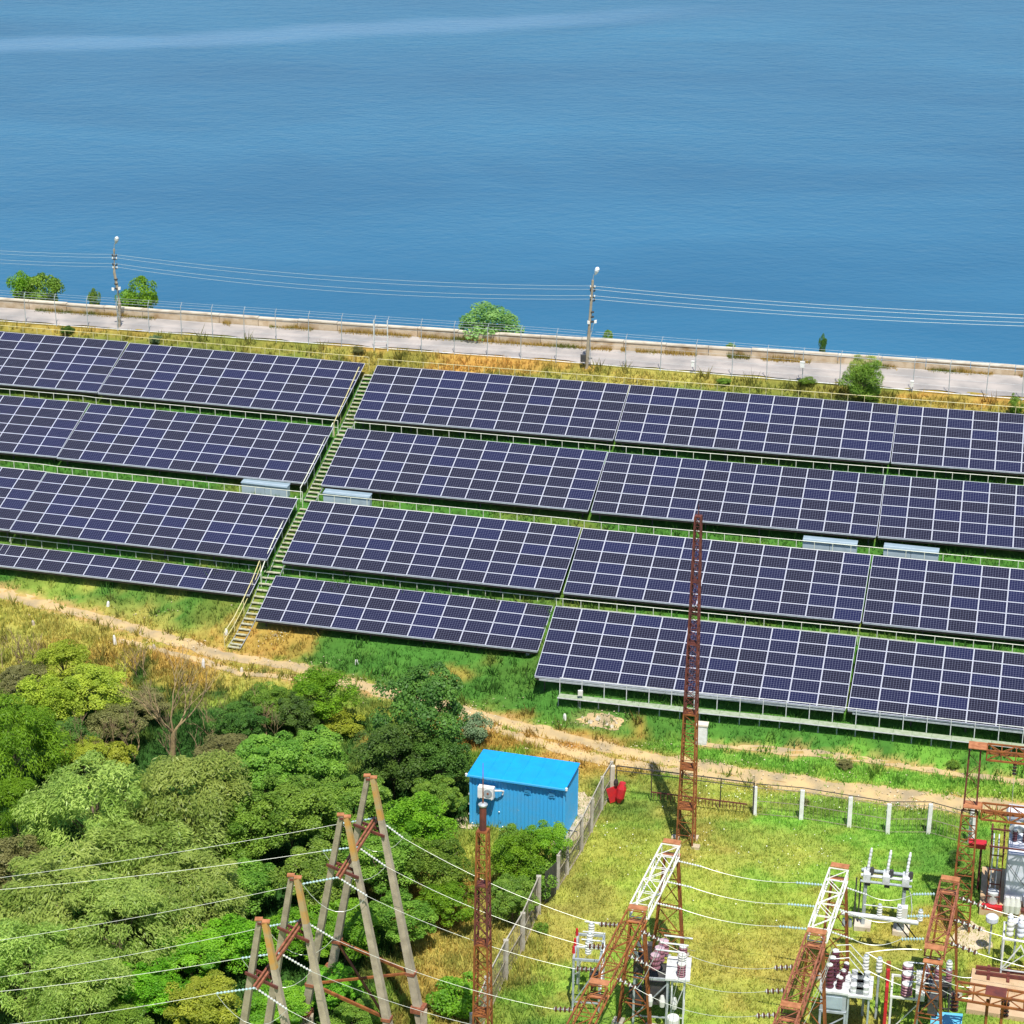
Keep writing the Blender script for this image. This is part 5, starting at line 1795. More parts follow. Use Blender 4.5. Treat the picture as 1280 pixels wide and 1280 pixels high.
def mesh_bay(root, p, q, h, pitch=.16, r=.008, m='infill', lean=.0):
    L_ = float(np.linalg.norm(q - p)); n = max(2, int(L_ / pitch)); mb = MB()
    for i in range(n + 1):
        c = p + (q - p) * i / n
        mb.bar(c + V(0, 0, .05), c + V(random.uniform(-.02, .02), 0, h - .05 - random.uniform(0, .05)), r * 2, r)
    for z in (.1, h * .5, h - .08):
        mb.bar(p + V(0, 0, z), q + V(0, 0, z), r * 3, r * 3)
    o = mb.build('mesh_infill', M[m], root)
    return o


def post_fence(name, label, pxs, h, wmat, postw=.2, topbar=True, pitch=.16, r=.008, extra=None):
    P = [ground_at(a, b) for a, b in pxs]
    root = thing(name, label, 'fence', P[0])
    for i, p in enumerate(P):
        hh = h * random.uniform(.97, 1.04)
        mb = MB(); mb.bar(p - V(0, 0, .2), p + V(random.uniform(-.03, .03), random.uniform(-.03, .03), hh), postw, postw * .8, up=(0, 1, 0))
        mb.build('post', M['concrete'] if wmat != 'white' else M['white_paint'], root)
        if i < len(P) - 1:
            if wmat == 'white' and i == 99: pass
            mesh_bay(root, p, P[i + 1], h, pitch, r)
            if topbar:
                MB().bar(p + V(0, 0, h), P[i + 1] + V(0, 0, h), .05).build('top_wire', M['concrete'], root)
            if wmat != 'white': MB().bar(p + V(0, 0, .04), P[i + 1] + V(0, 0, .04), .05, .08).build('kerb', M['pad'], root)
    return root


post_fence('boundary_fence', 'weathered wire fence on concrete posts between the blue cabin and the lawn',
           [(764, 993), (752, 1013), (739, 1040), (727, 1064), (709, 1093), (697, 1112)], 2.0, 'c', .18, True, .13, .012)
post_fence('boundary_fence', 'lower stretch of weathered wire fence on concrete posts, beside the dark rusty mast',
           [(673, 1142), (653, 1188), (632, 1224), (608, 1272), (590, 1318)], 2.1, 'c', .24, True, .13, .012)
# dark sheet painting the darkness of the opening between the two stretches
a = ground_at(681, 1131); b = ground_at(695, 1118)
mb = MB(); mb.obox((a + b) / 2 + V(0, 0, .95), (b - a) / 2, V(.02, .02, 0), V(0, 0, .9))
tag(mb.build('dark_gap_sheet', M['dark_steel']), 'dark sheet standing in for the dark opening between the two fence stretches', 'gate')
# front fence right of the gate
fr_ = post_fence('front_fence', 'light wire fence on whitish concrete posts along the right part of the lawn',
                 [(943, 1019), (1001, 1024), (1061, 1034), (1109, 1042), (1160, 1042), (1216, 1058)], 1.75, 'white', .22, False, .2, .009)
PF = [ground_at(a, b) for a, b in [(943, 1019), (1001, 1024), (1061, 1034), (1109, 1042), (1160, 1042), (1216, 1058)]]
for i in range(5):
    MB().bar(PF[i] + V(0, 0, 1.9), PF[i + 1] + V(0, 0, 1.9), .035).build('top_wire', M['dark_steel'], fr_)
# gate of dark pipe
GL = ground_at(770, 997); GR = ground_at(941, 1020)
gate = thing('pipe_gate', 'wide dark pipe gate frame with toothed lower bar behind the tall rust-red mast', 'gate', GL)
gd = norm(GR - GL); Lg = float(np.linalg.norm(GR - GL))
TG = local(V(GL[0], GL[1], GL[2]), norm(gd * V(1, 1, 0)))
for z in (1.95, 1.68):
    MB().bar(TG(0, 0, z), TG(Lg, 0, z), .05 if z > 1.8 else .035).build('pipe_rail', M['dark_steel'], gate)
for u in (0, 1.95, 5.75, Lg):
    MB().bar(TG(u, 0, 0 if u in (0, Lg) else .25), TG(u, 0, 1.95), .055).build('upright', M['black'], gate)
MB().bar(TG(1.95, 0, .62), TG(7.2, 0, .62), .06).build('toothed_bar', M['rust_dark'], gate)
for i in range(27):
    u = 2.1 + i * .19
    MB().bar(TG(u, 0, .22), TG(u, 0, .62), .10, .03).build('tooth', M['rust_dark'], gate)
# concrete end post left of the gate
p = ground_at(765, 996)
tag(MB().bar(p - V(0, 0, .1), p + V(0, 0, 1.9), .24).build('gate_pillar', M['wall_cap']), 'whitish concrete pillar at the left end of the dark pipe gate', 'pillar')
# the red object by the corner
p = ground_at(771, 1004)
eq = thing('red_fire_shield', 'red folded metal fire shield leaning at the fence corner by the gate', 'fire shield', p)
MB().obox(p + V(-.18, 0, .55), V(.3, .05, .1), V(.0, .04, 0), V(-.12, 0, .42)).build('leaf', M['red'], eq)
mb = MB(); mb.lathe(p + V(.1, -.15, .12), p + V(.3, -.05, 1.3), [(0, .1), (.25, .24), (.7, .27), (1, .16)], 10); mb.build('leaf', M['red'], eq)
MB().obox(p + V(.3, -.1, .75), V(.05, 0, 0), V(0, .12, 0), V(.1, 0, .5)).build('edge_strip', M['rust_pink'], eq)
MB().lathe(p + V(-.08, 0, 1.1), p + V(-.06, 0, 1.45), [(0, .12), (.5, .14), (1, .08)], 10).build('handle_knob', M['black'], eq)

# ------------------------------------------------------------------ small things along the track
p = ground_at(877, 929)
eq = thing('meter_cabinet', 'white upright cabinet standing in the grass just right of the tall mast', 'cabinet', p)
MB().box(p + V(0, 0, .58), (.6, .45, 1.2), -.2).build('body', M['white_paint'], eq)
MB().box(p + V(0, 0, 1.22), (.7, .55, .1), -.2).build('lid', M['wall_cap'], eq)
MB().box(p + V(-.01, -.235, .58), (.5, .02, 1.0), -.2).build('door', M['white_paint'], eq)
for k, (px, py, h, lab) in enumerate(((144, 806, .65, 'white stubby marker post left of the lone dry tree, beside the track'), (254, 835, .6, 'white stubby marker post on orange grass above the dry tree'),
                                 (135, 757, .3, 'tiny white marker on the green slope under the left panels'), (283, 793, .4, 'small white marker left of the stairs foot'),
                                 (193, 811, .3, 'small cream stump between the two white marker posts'), (302, 840, .3, 'low cream marker at the track edge below the stairs'),
                                 (446, 830, .3, 'little white stake on the slope below the four-panel-high table'), (706, 899, .35, 'little white stake left of the sandy patch'),
                                 (42, 781, .3, 'pale stump in the yellow grass at far left'))):
    p = ground_at(px, py)
    tag(MB().lathe(p - V(0, 0, .05), p + V(random.uniform(-.05, .05), 0, h), [(0, .12), (.75, .09), (1, .05)], 8).build('marker_post', M['white_paint'] if k not in (4, 5, 8) else M['wall_cap']), lab, 'marker')
p = ground_at(725, 886)
eq = thing('sensor_post', 'thin post with a small pale box beside the start of the front walkway', 'post', p)
MB().tube(p - V(0, 0, .1), p + V(0, 0, 1.25), .03, n=6).build('post', M['galv'], eq)
MB().box(p + V(0, -.05, 1.05), (.28, .16, .3), 0).build('box', M['porc'], eq)
c = at(661, 818, 2.0)
tag(MB().box((c[0], c[1], c[2]), (.3, .2, .22), -.2).build('junction_box', M['white_paint']), 'white junction box under the corner of the four-panel-high table', 'box')
# rubble at the sandy patch
rng = random.Random(5)
patch('sandy_patch', [(722, 900), (735, 893), (752, 891), (776, 898), (780, 908), (765, 914), (745, 909), (728, 906)], .03, M['track'])
for k, (px, py) in enumerate(((738, 902), (748, 898), (759, 905), (771, 904), (765, 908), (728, 897))):
    p = ground_at(px, py)
    mb = MB(); n = 7; r = rng.uniform(.10, .24)
    ring = [p + V(math.cos(6.28 * i / n) * r * rng.uniform(.7, 1.2), math.sin(6.28 * i / n) * r * rng.uniform(.7, 1.2), -.05) for i in range(n)]
    top = [p + (q - p) * .6 * V(1, 1, 0) + V(0, 0, r * rng.uniform(.4, .7)) for q in ring]
    mb._add(ring + top, [tuple(n + i for i in range(n))] + [(i, (i + 1) % n, n + (i + 1) % n, n + i) for i in range(n)])
    tag(mb.build('boulder', M['wall_cap']), ('upper left', 'upper middle', 'right central', 'rightmost', 'lower right', 'leftmost')[k] + ' pale boulder in the sandy patch below the front walkway', 'boulder', 'boulders in the sandy patch')

# ------------------------------------------------------------------ trees and shrubs
def crown_mesh(name, seed, Rr, Hh, ncl, nleaf, ll, lw, kind='broad', flat=.0, droop=0.0):
    """leaf clusters through an uneven crown; radius Rr, half height Hh, origin at crown centre"""
    g = np.random.default_rng(seed)
    # clump centres on an uneven ellipsoid
    u = g.normal(size=(ncl, 3)); u /= np.linalg.norm(u, axis=1)[:, None]
    u[:, 2] = np.where(u[:, 2] < (-.6 if Rr > 2 else -1), -u[:, 2], u[:, 2])
    rad = g.uniform(.45, .98, ncl)
    lump = .82 + .36 * fbm(np.arctan2(u[:, 1], u[:, 0]) * 1.6 + seed, u[:, 2] * 2 + seed, 2)
    cc = u * (rad * lump)[:, None] * np.array([Rr, Rr, Hh])
    cr = (g.uniform(.15, .33, ncl) if Rr > 2 else g.uniform(.26, .46, ncl)) * Rr
    tone = g.uniform(0, 1, ncl)
    k = g.integers(0, ncl, nleaf)
    d = g.normal(size=(nleaf, 3)); d /= np.linalg.norm(d, axis=1)[:, None]
    out = cc[k] / (np.linalg.norm(cc[k], axis=1)[:, None] + 1e-6)
    d = d + out * .55 + np.array([0, 0, .35]); d /= np.linalg.norm(d, axis=1)[:, None]
    rr = cr[k] * (.35 + .65 * g.random(nleaf) ** .35)
    P = cc[k] + d * rr[:, None] * np.array([1, 1, .8])
    if droop:
        fall = g.random(nleaf) * droop * np.clip(np.linalg.norm(P[:, :2], axis=1) / Rr, 0, 1)
        P[:, 2] -= fall
    nrm = d * .6 + np.array([.05, -.25, .55]) + g.normal(size=(nleaf, 3)) * .45; nrm /= np.linalg.norm(nrm, axis=1)[:, None]
    ax = g.normal(size=(nleaf, 3))
    if kind == 'willow':
        ax = ax * .5 + np.array([0, 0, -1.0]) + out * .5
    if kind == 'up':
        ax = ax * .35 + np.array([0, 0, 1.0]) + out * .8
    a = ax - nrm * (ax * nrm).sum(1)[:, None]; a /= np.linalg.norm(a, axis=1)[:, None]
    b = np.cross(nrm, a)
    s = g.uniform(.65, 1.3, nleaf)[:, None]
    l2 = ll * s / 2; w2 = lw * s / 2
    v = np.stack([P - a * l2, P + b * w2 - a * l2 * .1, P + a * l2, P - b * w2 - a * l2 * .1], 1).reshape(-1, 3)
    q = np.arange(nleaf * 4).reshape(-1, 4)
    depth = np.clip(np.linalg.norm(P / np.array([Rr, Rr, Hh]), axis=1), 0, 1)
    t = np.clip(.02 + .62 * tone[k] + .38 * g.random(nleaf), 0, 1)
    me = np_mesh(name, v, q, [L['mid']], tint=np.repeat(t, 4))
    return me


CROWNS = {
    'broad': [crown_mesh('broadleaf_crown', s_, 3.0, 2.7, 84, 18000, .19, .12) for s_ in (1, 2, 3, 4)],
    'willow': [crown_mesh('willow_crown', s_, 3.2, 2.8, 76, 20000, .27, .065, 'willow', droop=.5) for s_ in (11, 12, 13)],
    'bush': [crown_mesh('bush_crown', s_, 1.5, 1.2, 40, 5200, .17, .11) for s_ in (21, 22, 23)],
    'spiky': [crown_mesh('spiky_crown', s_, 1.5, 1.5, 38, 5200, .30, .055, 'up') for s_ in (31, 32)],
}


def trunk_mesh(name, seed, H, r, nl):
    g = random.Random(seed); mb = MB()
    top = V(g.uniform(-.2, .2), g.uniform(-.2, .2), H)
    mb.path([V(0, 0, -.3), V(g.uniform(-.1, .1), g.uniform(-.1, .1), H * .4), top], r, 7, r * .45)
    for i in range(nl):
        a = 6.28 * i / nl + g.uniform(-.4, .4); z = H * g.uniform(.35, .75)
        L_ = H * g.uniform(.5, .75)
        p = V(0, 0, z); e = p + V(math.cos(a) * L_ * .6, math.sin(a) * L_ * .6, L_ * .75)
        mb.path([p, p * .45 + e * .55 + V(0, 0, -.1), e], r * .42, 5, r * .12)
    return raw_mesh(name, mb.v, mb.f, [M['bark']])


TRUNKS = [trunk_mesh('tree_trunk', s_, 4.2, .17, 6) for s_ in (1, 2, 3)]
STEMS = [trunk_mesh('bush_stems', s_, 1.3, .05, 7) for s_ in (5, 6)]


def set_mat(o, m):
    o.material_slots[0].link = 'OBJECT'
    o.material_slots[0].material = m


NT = [0]


def tree(px, py, rpx, shape, leaf, name, label, sq=1.0, cat='tree', lift=.35, group='trees and bushes below the dam'):
    """crown centred at the pixel, standing on the ground below it"""
    base = 3.1 if shape in ('broad', 'willow') else 1.5
    if name == 'lakeside_bush':
        yb = float(cval(CW['road_far'], at(px, py, 13)[0], 1)) + 1.9
        p = at_y(px, py, yb); gz = float(G(p[0], p[1])); hz = p[2] - gz
        rm = rpx / F * float(np.linalg.norm(p - V(0, 0, CAMZ)))
    else:
        s = 125.0
        gz = float(ground_at(px, py + rpx * .5)[2])
        for _ in range(6):
            rm = rpx / F * s
            hz = rm * .85 * sq + (rm * lift if base > 2 else rm * .1)
            p = at(px, py, gz + hz)
            gz = gz * .5 + float(G(p[0], p[1])) * .5
            s = float(np.linalg.norm(p - V(0, 0, CAMZ)))
        hz = p[2] - float(G(p[0], p[1])); gz = float(G(p[0], p[1]))
    k = NT[0]; NT[0] += 1
    root = thing(name, label, cat, (p[0], p[1], gz), random.uniform(0, 6.28), group)
    sc = rm / base
    me = CROWNS[shape][k % len(CROWNS[shape])]
    c = place('crown', me, root); set_mat(c, L[leaf]); c.location = (0, 0, hz); c.scale = (sc, sc, sc * sq if base > 2 else max(sc * sq, hz * .9 / (1.2 if shape == 'bush' else 1.5)) if sq > .68 else sc * sq)
    st = (TRUNKS if base > 2 else STEMS)[k % 2]
    t = place('trunk' if base > 2 else 'stem', st, root)
    ts = hz / (3.6 if base > 2 else 1.3)
    t.scale = (max(sc, .5), max(sc, .5), ts)
    return root


TREES = [
    # big woodland, bottom left
    (118, 1015, 82, 'willow', 'willow', 'willow_tree', 'large silvery willow, upper left of the power lines where they cross the wood', .85),
    (232, 1008, 80, 'willow', 'willow', 'willow_tree', 'pale topped willow right of the largest silvery willow', .85),
    (180, 1075, 78, 'willow', 'willow', 'willow_tree', 'willow between the two uppermost power lines, above the dark hollow', .8),
    (75, 1125, 80, 'willow', 'willow', 'willow_tree', 'willow at the left edge under the third power line', .8),
    (150, 1160, 74, 'willow', 'willow', 'willow_tree', 'willow just below the third power line, left of centre of the wood', .8),
    (235, 1120, 70, 'willow', 'willow', 'willow_tree', 'willow left of the lower concrete pylon head', .8),
    (30, 1205, 70, 'willow', 'willow', 'willow_tree', 'willow at the left edge under the fourth power line', .8),
    (100, 1240, 66, 'willow', 'willow', 'willow_tree', 'lowest willow near the left corner of the picture', .8),
    (14, 1090, 46, 'broad', 'olive', 'olive_tree', 'olive green tree cut by the left edge beside the dark gap', .9),
    (18, 930, 58, 'willow', 'bright', 'weeping_tree', 'bright green weeping tree cut by the left edge', 1.1),
    (20, 1010, 40, 'willow', 'bright', 'weeping_tree', 'lower tier of bright weeping foliage at the left edge', .9),
    (80, 832, 38, 'broad', 'lime', 'lime_shrub', 'topmost lime green shrub beside the dry yellow grass', .8),
    (118, 868, 44, 'broad', 'lime', 'lime_shrub', 'lime green shrub left of the bare tree', .8),
    (60, 880, 44, 'broad', 'lime', 'lime_shrub', 'lime shrub with olive tint above the weeping tree', .8),
    (30, 855, 34, 'broad', 'olive', 'olive_shrub', 'olive shrub at the left edge under the track bend', .7),
    (145, 905, 34, 'broad', 'olive', 'olive_shrub', 'dull olive shrub directly left of the bare tree trunk', .7),
    (85, 925, 34, 'broad', 'dark', 'dark_shrub', 'dark shrub in the hollow between lime shrubs and willow', .7),
    (105, 943, 32, 'broad', 'lime', 'lime_shrub', 'low yellow-green shrub above the largest willow', .6),
    (140, 945, 24, 'bush', 'lime', 'lime_shrub', 'small yellow-green shrub beside the brown twigs', .8),
    (180, 880, 30, 'broad', 'olive', 'olive_shrub', 'thin olive shrub behind the bare tree', .6),
    (285, 945, 42, 'broad', 'olive', 'grey_shrub', 'grey-olive thicket right of the bare tree', .6),
    (300, 905, 34, 'broad', 'dark', 'dark_shrub', 'dark shrub between the bare tree and the bright bush', .7),
    (338, 880, 32, 'broad', 'mid', 'green_bush', 'mid green bush left of the bright track-side bush', .8),
    (402, 868, 44, 'broad', 'bright', 'bright_bush', 'bright green bush standing beside the dirt track', .72),
    (372, 893, 32, 'broad', 'dark', 'dark_shrub', 'dark shrub at the foot of the bright track-side bush', .8),
    (430, 905, 26, 'bush', 'lime', 'lime_shrub', 'low yellow-green growth right of the bright track-side bush', .5),
    (330, 960, 52, 'broad', 'mid', 'woodland_tree', 'mid green tree above the fourth woodland gap', .8),
    (390, 950, 48, 'broad', 'mid', 'woodland_tree', 'mid green tree left of the big dark tree', .8),
    (300, 1040, 55, 'broad', 'mid', 'woodland_tree', 'mid green tree over the dark gap right of the willows', .8),
    (365, 1020, 58, 'broad', 'mid', 'woodland_tree', 'mid green tree left of the taller pylon heads', .8),
    (300, 1110, 44, 'broad', 'mid', 'woodland_tree', 'mid green tree left of the lower pylon heads', .8),
    (528, 895, 60, 'broad', 'dark', 'dark_tree', 'tallest dark tree standing beside the track left of the blue cabin', 1.15),
    (492, 948, 52, 'broad', 'dark', 'dark_tree', 'broad dark green tree left of the blue cabin', .85),
    (550, 955, 44, 'broad', 'dark', 'dark_tree', 'dark tree touching the left wall of the blue cabin', .85),
    (545, 1000, 34, 'broad', 'mid', 'green_bush', 'green bush under the dark trees by the cabin corner', .8),
    (440, 1010, 50, 'broad', 'mid', 'woodland_tree', 'mid green tree behind the taller pylon', .8),
    (520, 1035, 50, 'broad', 'bright', 'bright_tree', 'fresh green tree right of the taller pylon top', .75),
    (475, 1080, 52, 'broad', 'mid', 'woodland_tree', 'mid green tree seen between the taller pylon legs', .8),
    (545, 1085, 46, 'broad', 'mid', 'woodland_tree', 'mid green tree left of the dark rusty mast', .8),
    (560, 1130, 36, 'broad', 'bright', 'bright_tree', 'fresh green tree left of the mast, above the orange grass', .75),
    (395, 1095, 50, 'broad', 'mid', 'woodland_tree', 'mid green tree between the two pylons', .8),
    (430, 1165, 46, 'broad', 'bright', 'bright_tree', 'fresh green tree behind the taller pylon left leg', .75),
    (500, 1150, 44, 'broad', 'mid', 'woodland_tree', 'mid green tree inside the taller pylon brace', .75),
    (370, 1170, 44, 'broad', 'bright', 'bright_tree', 'fresh green tree behind the lower pylon right pole', .75),
    (300, 1180, 46, 'broad', 'bright', 'bright_tree', 'bright green tree left of the lower pylon crossarm', .7),
    (240, 1195, 50, 'broad', 'bright', 'bright_tree', 'bright green tree crossed by the fifth power line', .65),
    (180, 1235, 48, 'broad', 'bright', 'bright_tree', 'bright green tree above the lowest power line', .65),
    (255, 1255, 48, 'broad', 'lime', 'lime_tree', 'yellow-green tree on the bottom edge left of the lower pylon', .65),
    (150, 1290, 44, 'broad', 'mid', 'woodland_tree', 'mid green tree on the bottom edge under the lowest power line', .7),
    (345, 1265, 44, 'broad', 'bright', 'bright_tree', 'bright green tree at the foot of the lower pylon', .65),
    (415, 1235, 36, 'broad', 'bright', 'bright_tree', 'bright green tree between the pylon feet', .65),
    (450, 1275, 34, 'broad', 'mid', 'woodland_tree', 'mid green tree on the bottom edge inside the taller pylon', .65),
    (643, 1078, 36, 'broad', 'bright', 'small_tree', 'small green tree in front of the cabin, right of the dark mast', 1.0),
    (683, 1060, 31, 'broad', 'bright', 'small_tree', 'small fresh green tree in front of the cabin right end', 1.1),
    (640, 1125, 32, 'broad', 'mid', 'small_tree', 'lower green tree right of the dark mast, by the wire fence', .9),
    (668, 1100, 26, 'bush', 'mid', 'small_tree', 'small bush against the wire fence near the dark fence opening', 1.0),
    (640, 1055, 20, 'bush', 'mid', 'small_tree', 'pointed sapling before the middle of the cabin wall', 1.3),
    (572, 1245, 30, 'bush', 'bright', 'bright_bush', 'bright bush left of the dark mast at the bottom edge', .8),
    (595, 912, 20, 'bush', 'blue', 'flowering_bush', 'pale flowering bush behind the left end of the cabin roof', .9),
    (677, 1160, 9, 'bush', 'mid', 'fence_shrub', 'small shrub at the base of the tall fence post', .8),
    # lakeside bushes
    (52, 362, 22, 'bush', 'mid', 'lakeside_bush', 'wide dark green bush behind the parapet at far left', .7),
    (28, 362, 17, 'bush', 'bright', 'lakeside_bush', 'bright green bush behind the parapet nearest the left edge', .9),
    (178, 370, 20, 'bush', 'bright', 'lakeside_bush', 'rounded bright bush behind the parapet right of the crooked pole', 1.0),
    (158, 376, 11, 'bush', 'mid', 'lakeside_bush', 'small dark bush behind the parapet touching the crooked pole', .8),
    (118, 376, 8, 'bush', 'mid', 'lakeside_bush', 'tiny bush behind the parapet left of the crooked pole', .8),
    (609, 403, 38, 'bush', 'spring', 'lakeside_bush', 'wide dome-shaped green bush behind the parapet left of the lamp pole', .66),
    (760, 422, 6, 'bush', 'mid', 'lakeside_bush', 'tiny plant behind the parapet right of the lamp pole', 1.0),
    (1028, 434, 5, 'bush', 'dark', 'lakeside_bush', 'tiny dark stalk of bush behind the parapet left of the tall bush', 1.9),
    (913, 432, 6, 'bush', 'mid', 'lakeside_bush', 'tiny low plant behind the parapet at right of middle', .5),
]
for a in TREES:
    px, py, rp, shp, lf, nm, lab, sq = a
    g_ = 'lakeside bushes behind the parapet' if nm == 'lakeside_bush' else 'trees and bushes below the dam'
    tree(px, py, rp, shp, lf, nm, lab, sq, 'bush' if shp in ('bush', 'spiky') or 'shrub' in nm or 'bush' in nm else 'tree', group=g_)
for px, py, rp, shp, lf, nm, lab, sq in (
        (1080, 476, 24, 'spiky', 'mid', 'fence_bush', 'tall dark spiky bush between the top panels and the road', 1.05),
        (1080, 462, 17, 'spiky', 'willow', 'fence_bush', 'paler feathery top growing out of the tall spiky bush', 1.0),
        (1269, 508, 9, 'spiky', 'mid', 'fence_bush', 'slim dark bush by the fence near the right edge', 1.6),
        (84, 412, 8, 'bush', 'dark', 'fence_bush', 'small dark bush on the dry strip above the left panels', .7),
        (194, 424, 7, 'bush', 'blue', 'fence_bush', 'small grey-green weed clump right of the crooked pole foot', .8),
        (1010, 476, 10, 'bush', 'mid', 'fence_bush', 'low weeds left of the tall spiky bush', .5),
        (905, 476, 8, 'bush', 'mid', 'fence_bush', 'low weeds on the dry strip right of the lamp pole', .5),
        (448, 438, 8, 'bush', 'olive', 'fence_bush', 'low olive weeds at the small wicket gate', .6),
        (1055, 955, 9, 'bush', 'olive', 'track_bush', 'brownish tuft bush on the upper track at right', .7),
        (1192, 955, 7, 'bush', 'mid', 'track_bush', 'small leafy weed left of the portal gantry top', .8),
        (1195, 1072, 9, 'spiky', 'dark', 'weed_bush', 'dark tall weeds left of the two-level gantry leg', 1.4),
        (1005, 1002, 6, 'bush', 'olive', 'weed_bush', 'brown-green weed behind the second whitish fence post', .8)):
    tree(px, py, rp, shp, lf, nm, lab, sq, 'bush', group='weedy bushes by fences and tracks')


# bare and dead wood
def branching(mb, p, d, L_, r, depth, g, spread=.55):
    e = p + d * L_
    m = p + d * L_ * .5 + V(g.uniform(-1, 1), g.uniform(-1, 1), g.uniform(-.3, .6)) * L_ * .08
    mb.path([p, m, e], r, 4 if depth < 2 else 6, r * .62)
    if depth == 0:
        return
    for k in range(g.choice((2, 3, 3))):
        nd = norm(d + V(g.uniform(-1, 1), g.uniform(-1, 1), g.uniform(-.35, .7)) * spread)
        branching(mb, e if k else m * .4 + e * .6, nd, L_ * g.uniform(.62, .85), r * .6, depth - 1, g, spread)


g = random.Random(4)
p = ground_at(216, 948)
bt = thing('bare_tree', 'bare leafless tree with forked pale trunk beside orange grass', 'tree', p)
mb = MB(); mb.path([p - V(0, 0, .3), p + V(.05, 0, .9), p + V(.1, 0, 1.7)], .17, 8, .13); mb.build('trunk', M['deadwood'], bt)
f_ = p + V(.1, 0, 1.6)
for d_, L0 in (((.75, .1, .8), 1.7), ((.02, .1, 1), 1.9), ((-.7, .1, .8), 1.5), ((.5, .8, .7), 1.5), ((-.3, -.7, .8), 1.3), ((-.8, .6, .5), 1.2)):
    mb = MB(); branching(mb, f_, norm(V(*d_)), L0 * .85, .065, 4, g, .5); mb.build('limb', M['deadwood'], bt)
for k, (px, py, s_, lab) in enumerate(((95, 960, 1.3, 'brown dead brushwood between weeping tree and willow'), (150, 950, 1.3, 'reddish dead brushwood below the bare tree, left part'),
                                       (240, 955, 1.3, 'reddish dead brushwood right of the bare tree foot'), (285, 925, 1.2, 'grey dry thicket right of the bare tree'),
                                       (55, 835, 1.2, 'thin leafless stems at the left edge above the lime shrubs'), (330, 925, 1.1, 'grey-brown dry stems under the bright track-side bush'),
                                       (20, 830, 1.0, 'pale dead stems nearest the left edge'), (172, 845, 1.0, 'thin dry stems between lime shrubs and marker posts'))):
    p = ground_at(px, py)
    root = thing('brushwood', lab, 'brushwood', p, 0, 'dry brushwood in the thicket')
    for j in range(6):
        mb = MB(); q = p + V(g.uniform(-1.1, 1.1), g.uniform(-.8, .8), -.05)
        branching(mb, q, norm(V(g.uniform(-.5, .5), g.uniform(-.5, .3), 1)), s_ * g.uniform(.6, 1.0), .035, 3, g, .6)
        mb.build('dry_stem', M['twig'] if j % 2 else M['deadwood'], root)

# ------------------------------------------------------------------ grass, weeds, flowers
def inside_tables(x, y):
    m = np.zeros(x.shape, bool)
    for k, (az, P, nc, nr) in TABLES.items():
        dx = x - P[0]; dy = y - P[1]
        u = dx * math.cos(az) + dy * math.sin(az); v = -dx * math.sin(az) + dy * math.cos(az)
        m |= (u > .1) & (u < nc * W_ - .1) & (v > .5) & (v < nr * CT - .3)
    return m


def in_view(x, y, mx=60):
    X = x; fw = y * math.cos(TH) + (CAMZ - G0(x, y)) * math.sin(TH)
    px = 640 + F * X / fw
    up = -(y * math.sin(TH) - (CAMZ - G0(x, y)) * math.cos(TH))
    return (px > -mx) & (px < 1280 + mx)


def tufts(name, n, area, hmin, hmax, wd, blades, label=None, colmul=1.0, mask=None, spread=.1, seed=1, flower=None):
    g = np.random.default_rng(seed)
    x = g.uniform(area[0], area[1], n); y = g.uniform(area[2], area[3], n)
    keep = in_view(x, y) & ~roadmask(x, y) & ~inside_tables(x, y) & (y < cval(CW['road_near'], x, 1) - .2)
    if mask is not None:
        keep &= mask(x, y)
    x = x[keep]; y = y[keep]
    td = trackdist(x, y)
    k2 = td > -.02 + (g.random(len(x)) < .04) * -.6
    x = x[k2]; y = y[k2]
    z = G(x, y)
    c = field(x, y) * colmul
    n = len(x)
    c = np.repeat(c, blades, 0) * g.uniform(.85, 1.5, (n * blades, 1)) * np.array([1, 1, 1])
    c[:, 0] *= g.uniform(.85, 1.12, n * blades)
    big = fbm(x * .7 + 9, y * .7 + 4, 3)
    hh = np.repeat(.55 + .9 * big, blades) * g.uniform(hmin, hmax, n * blades)
    bx = np.repeat(x, blades) + g.normal(0, spread, n * blades); by = np.repeat(y, blades) + g.normal(0, spread, n * blades)
    bz = np.repeat(z, blades) - .02
    a = g.uniform(0, 6.283, n * blades); lean = g.uniform(.15, .75, n * blades) * hh; la = g.uniform(0, 6.283, n * blades)
    wx = np.cos(a) * wd / 2; wy = np.sin(a) * wd / 2
    v = np.empty((n * blades, 3, 3))
    v[:, 0] = np.stack([bx - wx, by - wy, bz], 1); v[:, 1] = np.stack([bx + wx, by + wy, bz], 1)
    v[:, 2] = np.stack([bx + np.cos(la) * lean, by + np.sin(la) * lean, bz + hh], 1)
    f = np.arange(n * blades * 3).reshape(-1, 3)
    me = np_mesh(name, v.reshape(-1, 3), f, [M['blade']], attr=np.clip(np.repeat(c, 3, 0), .004, .8))
    o = place(name, me, kind='stuff')
    if label:
        o['label'] = label
    return o


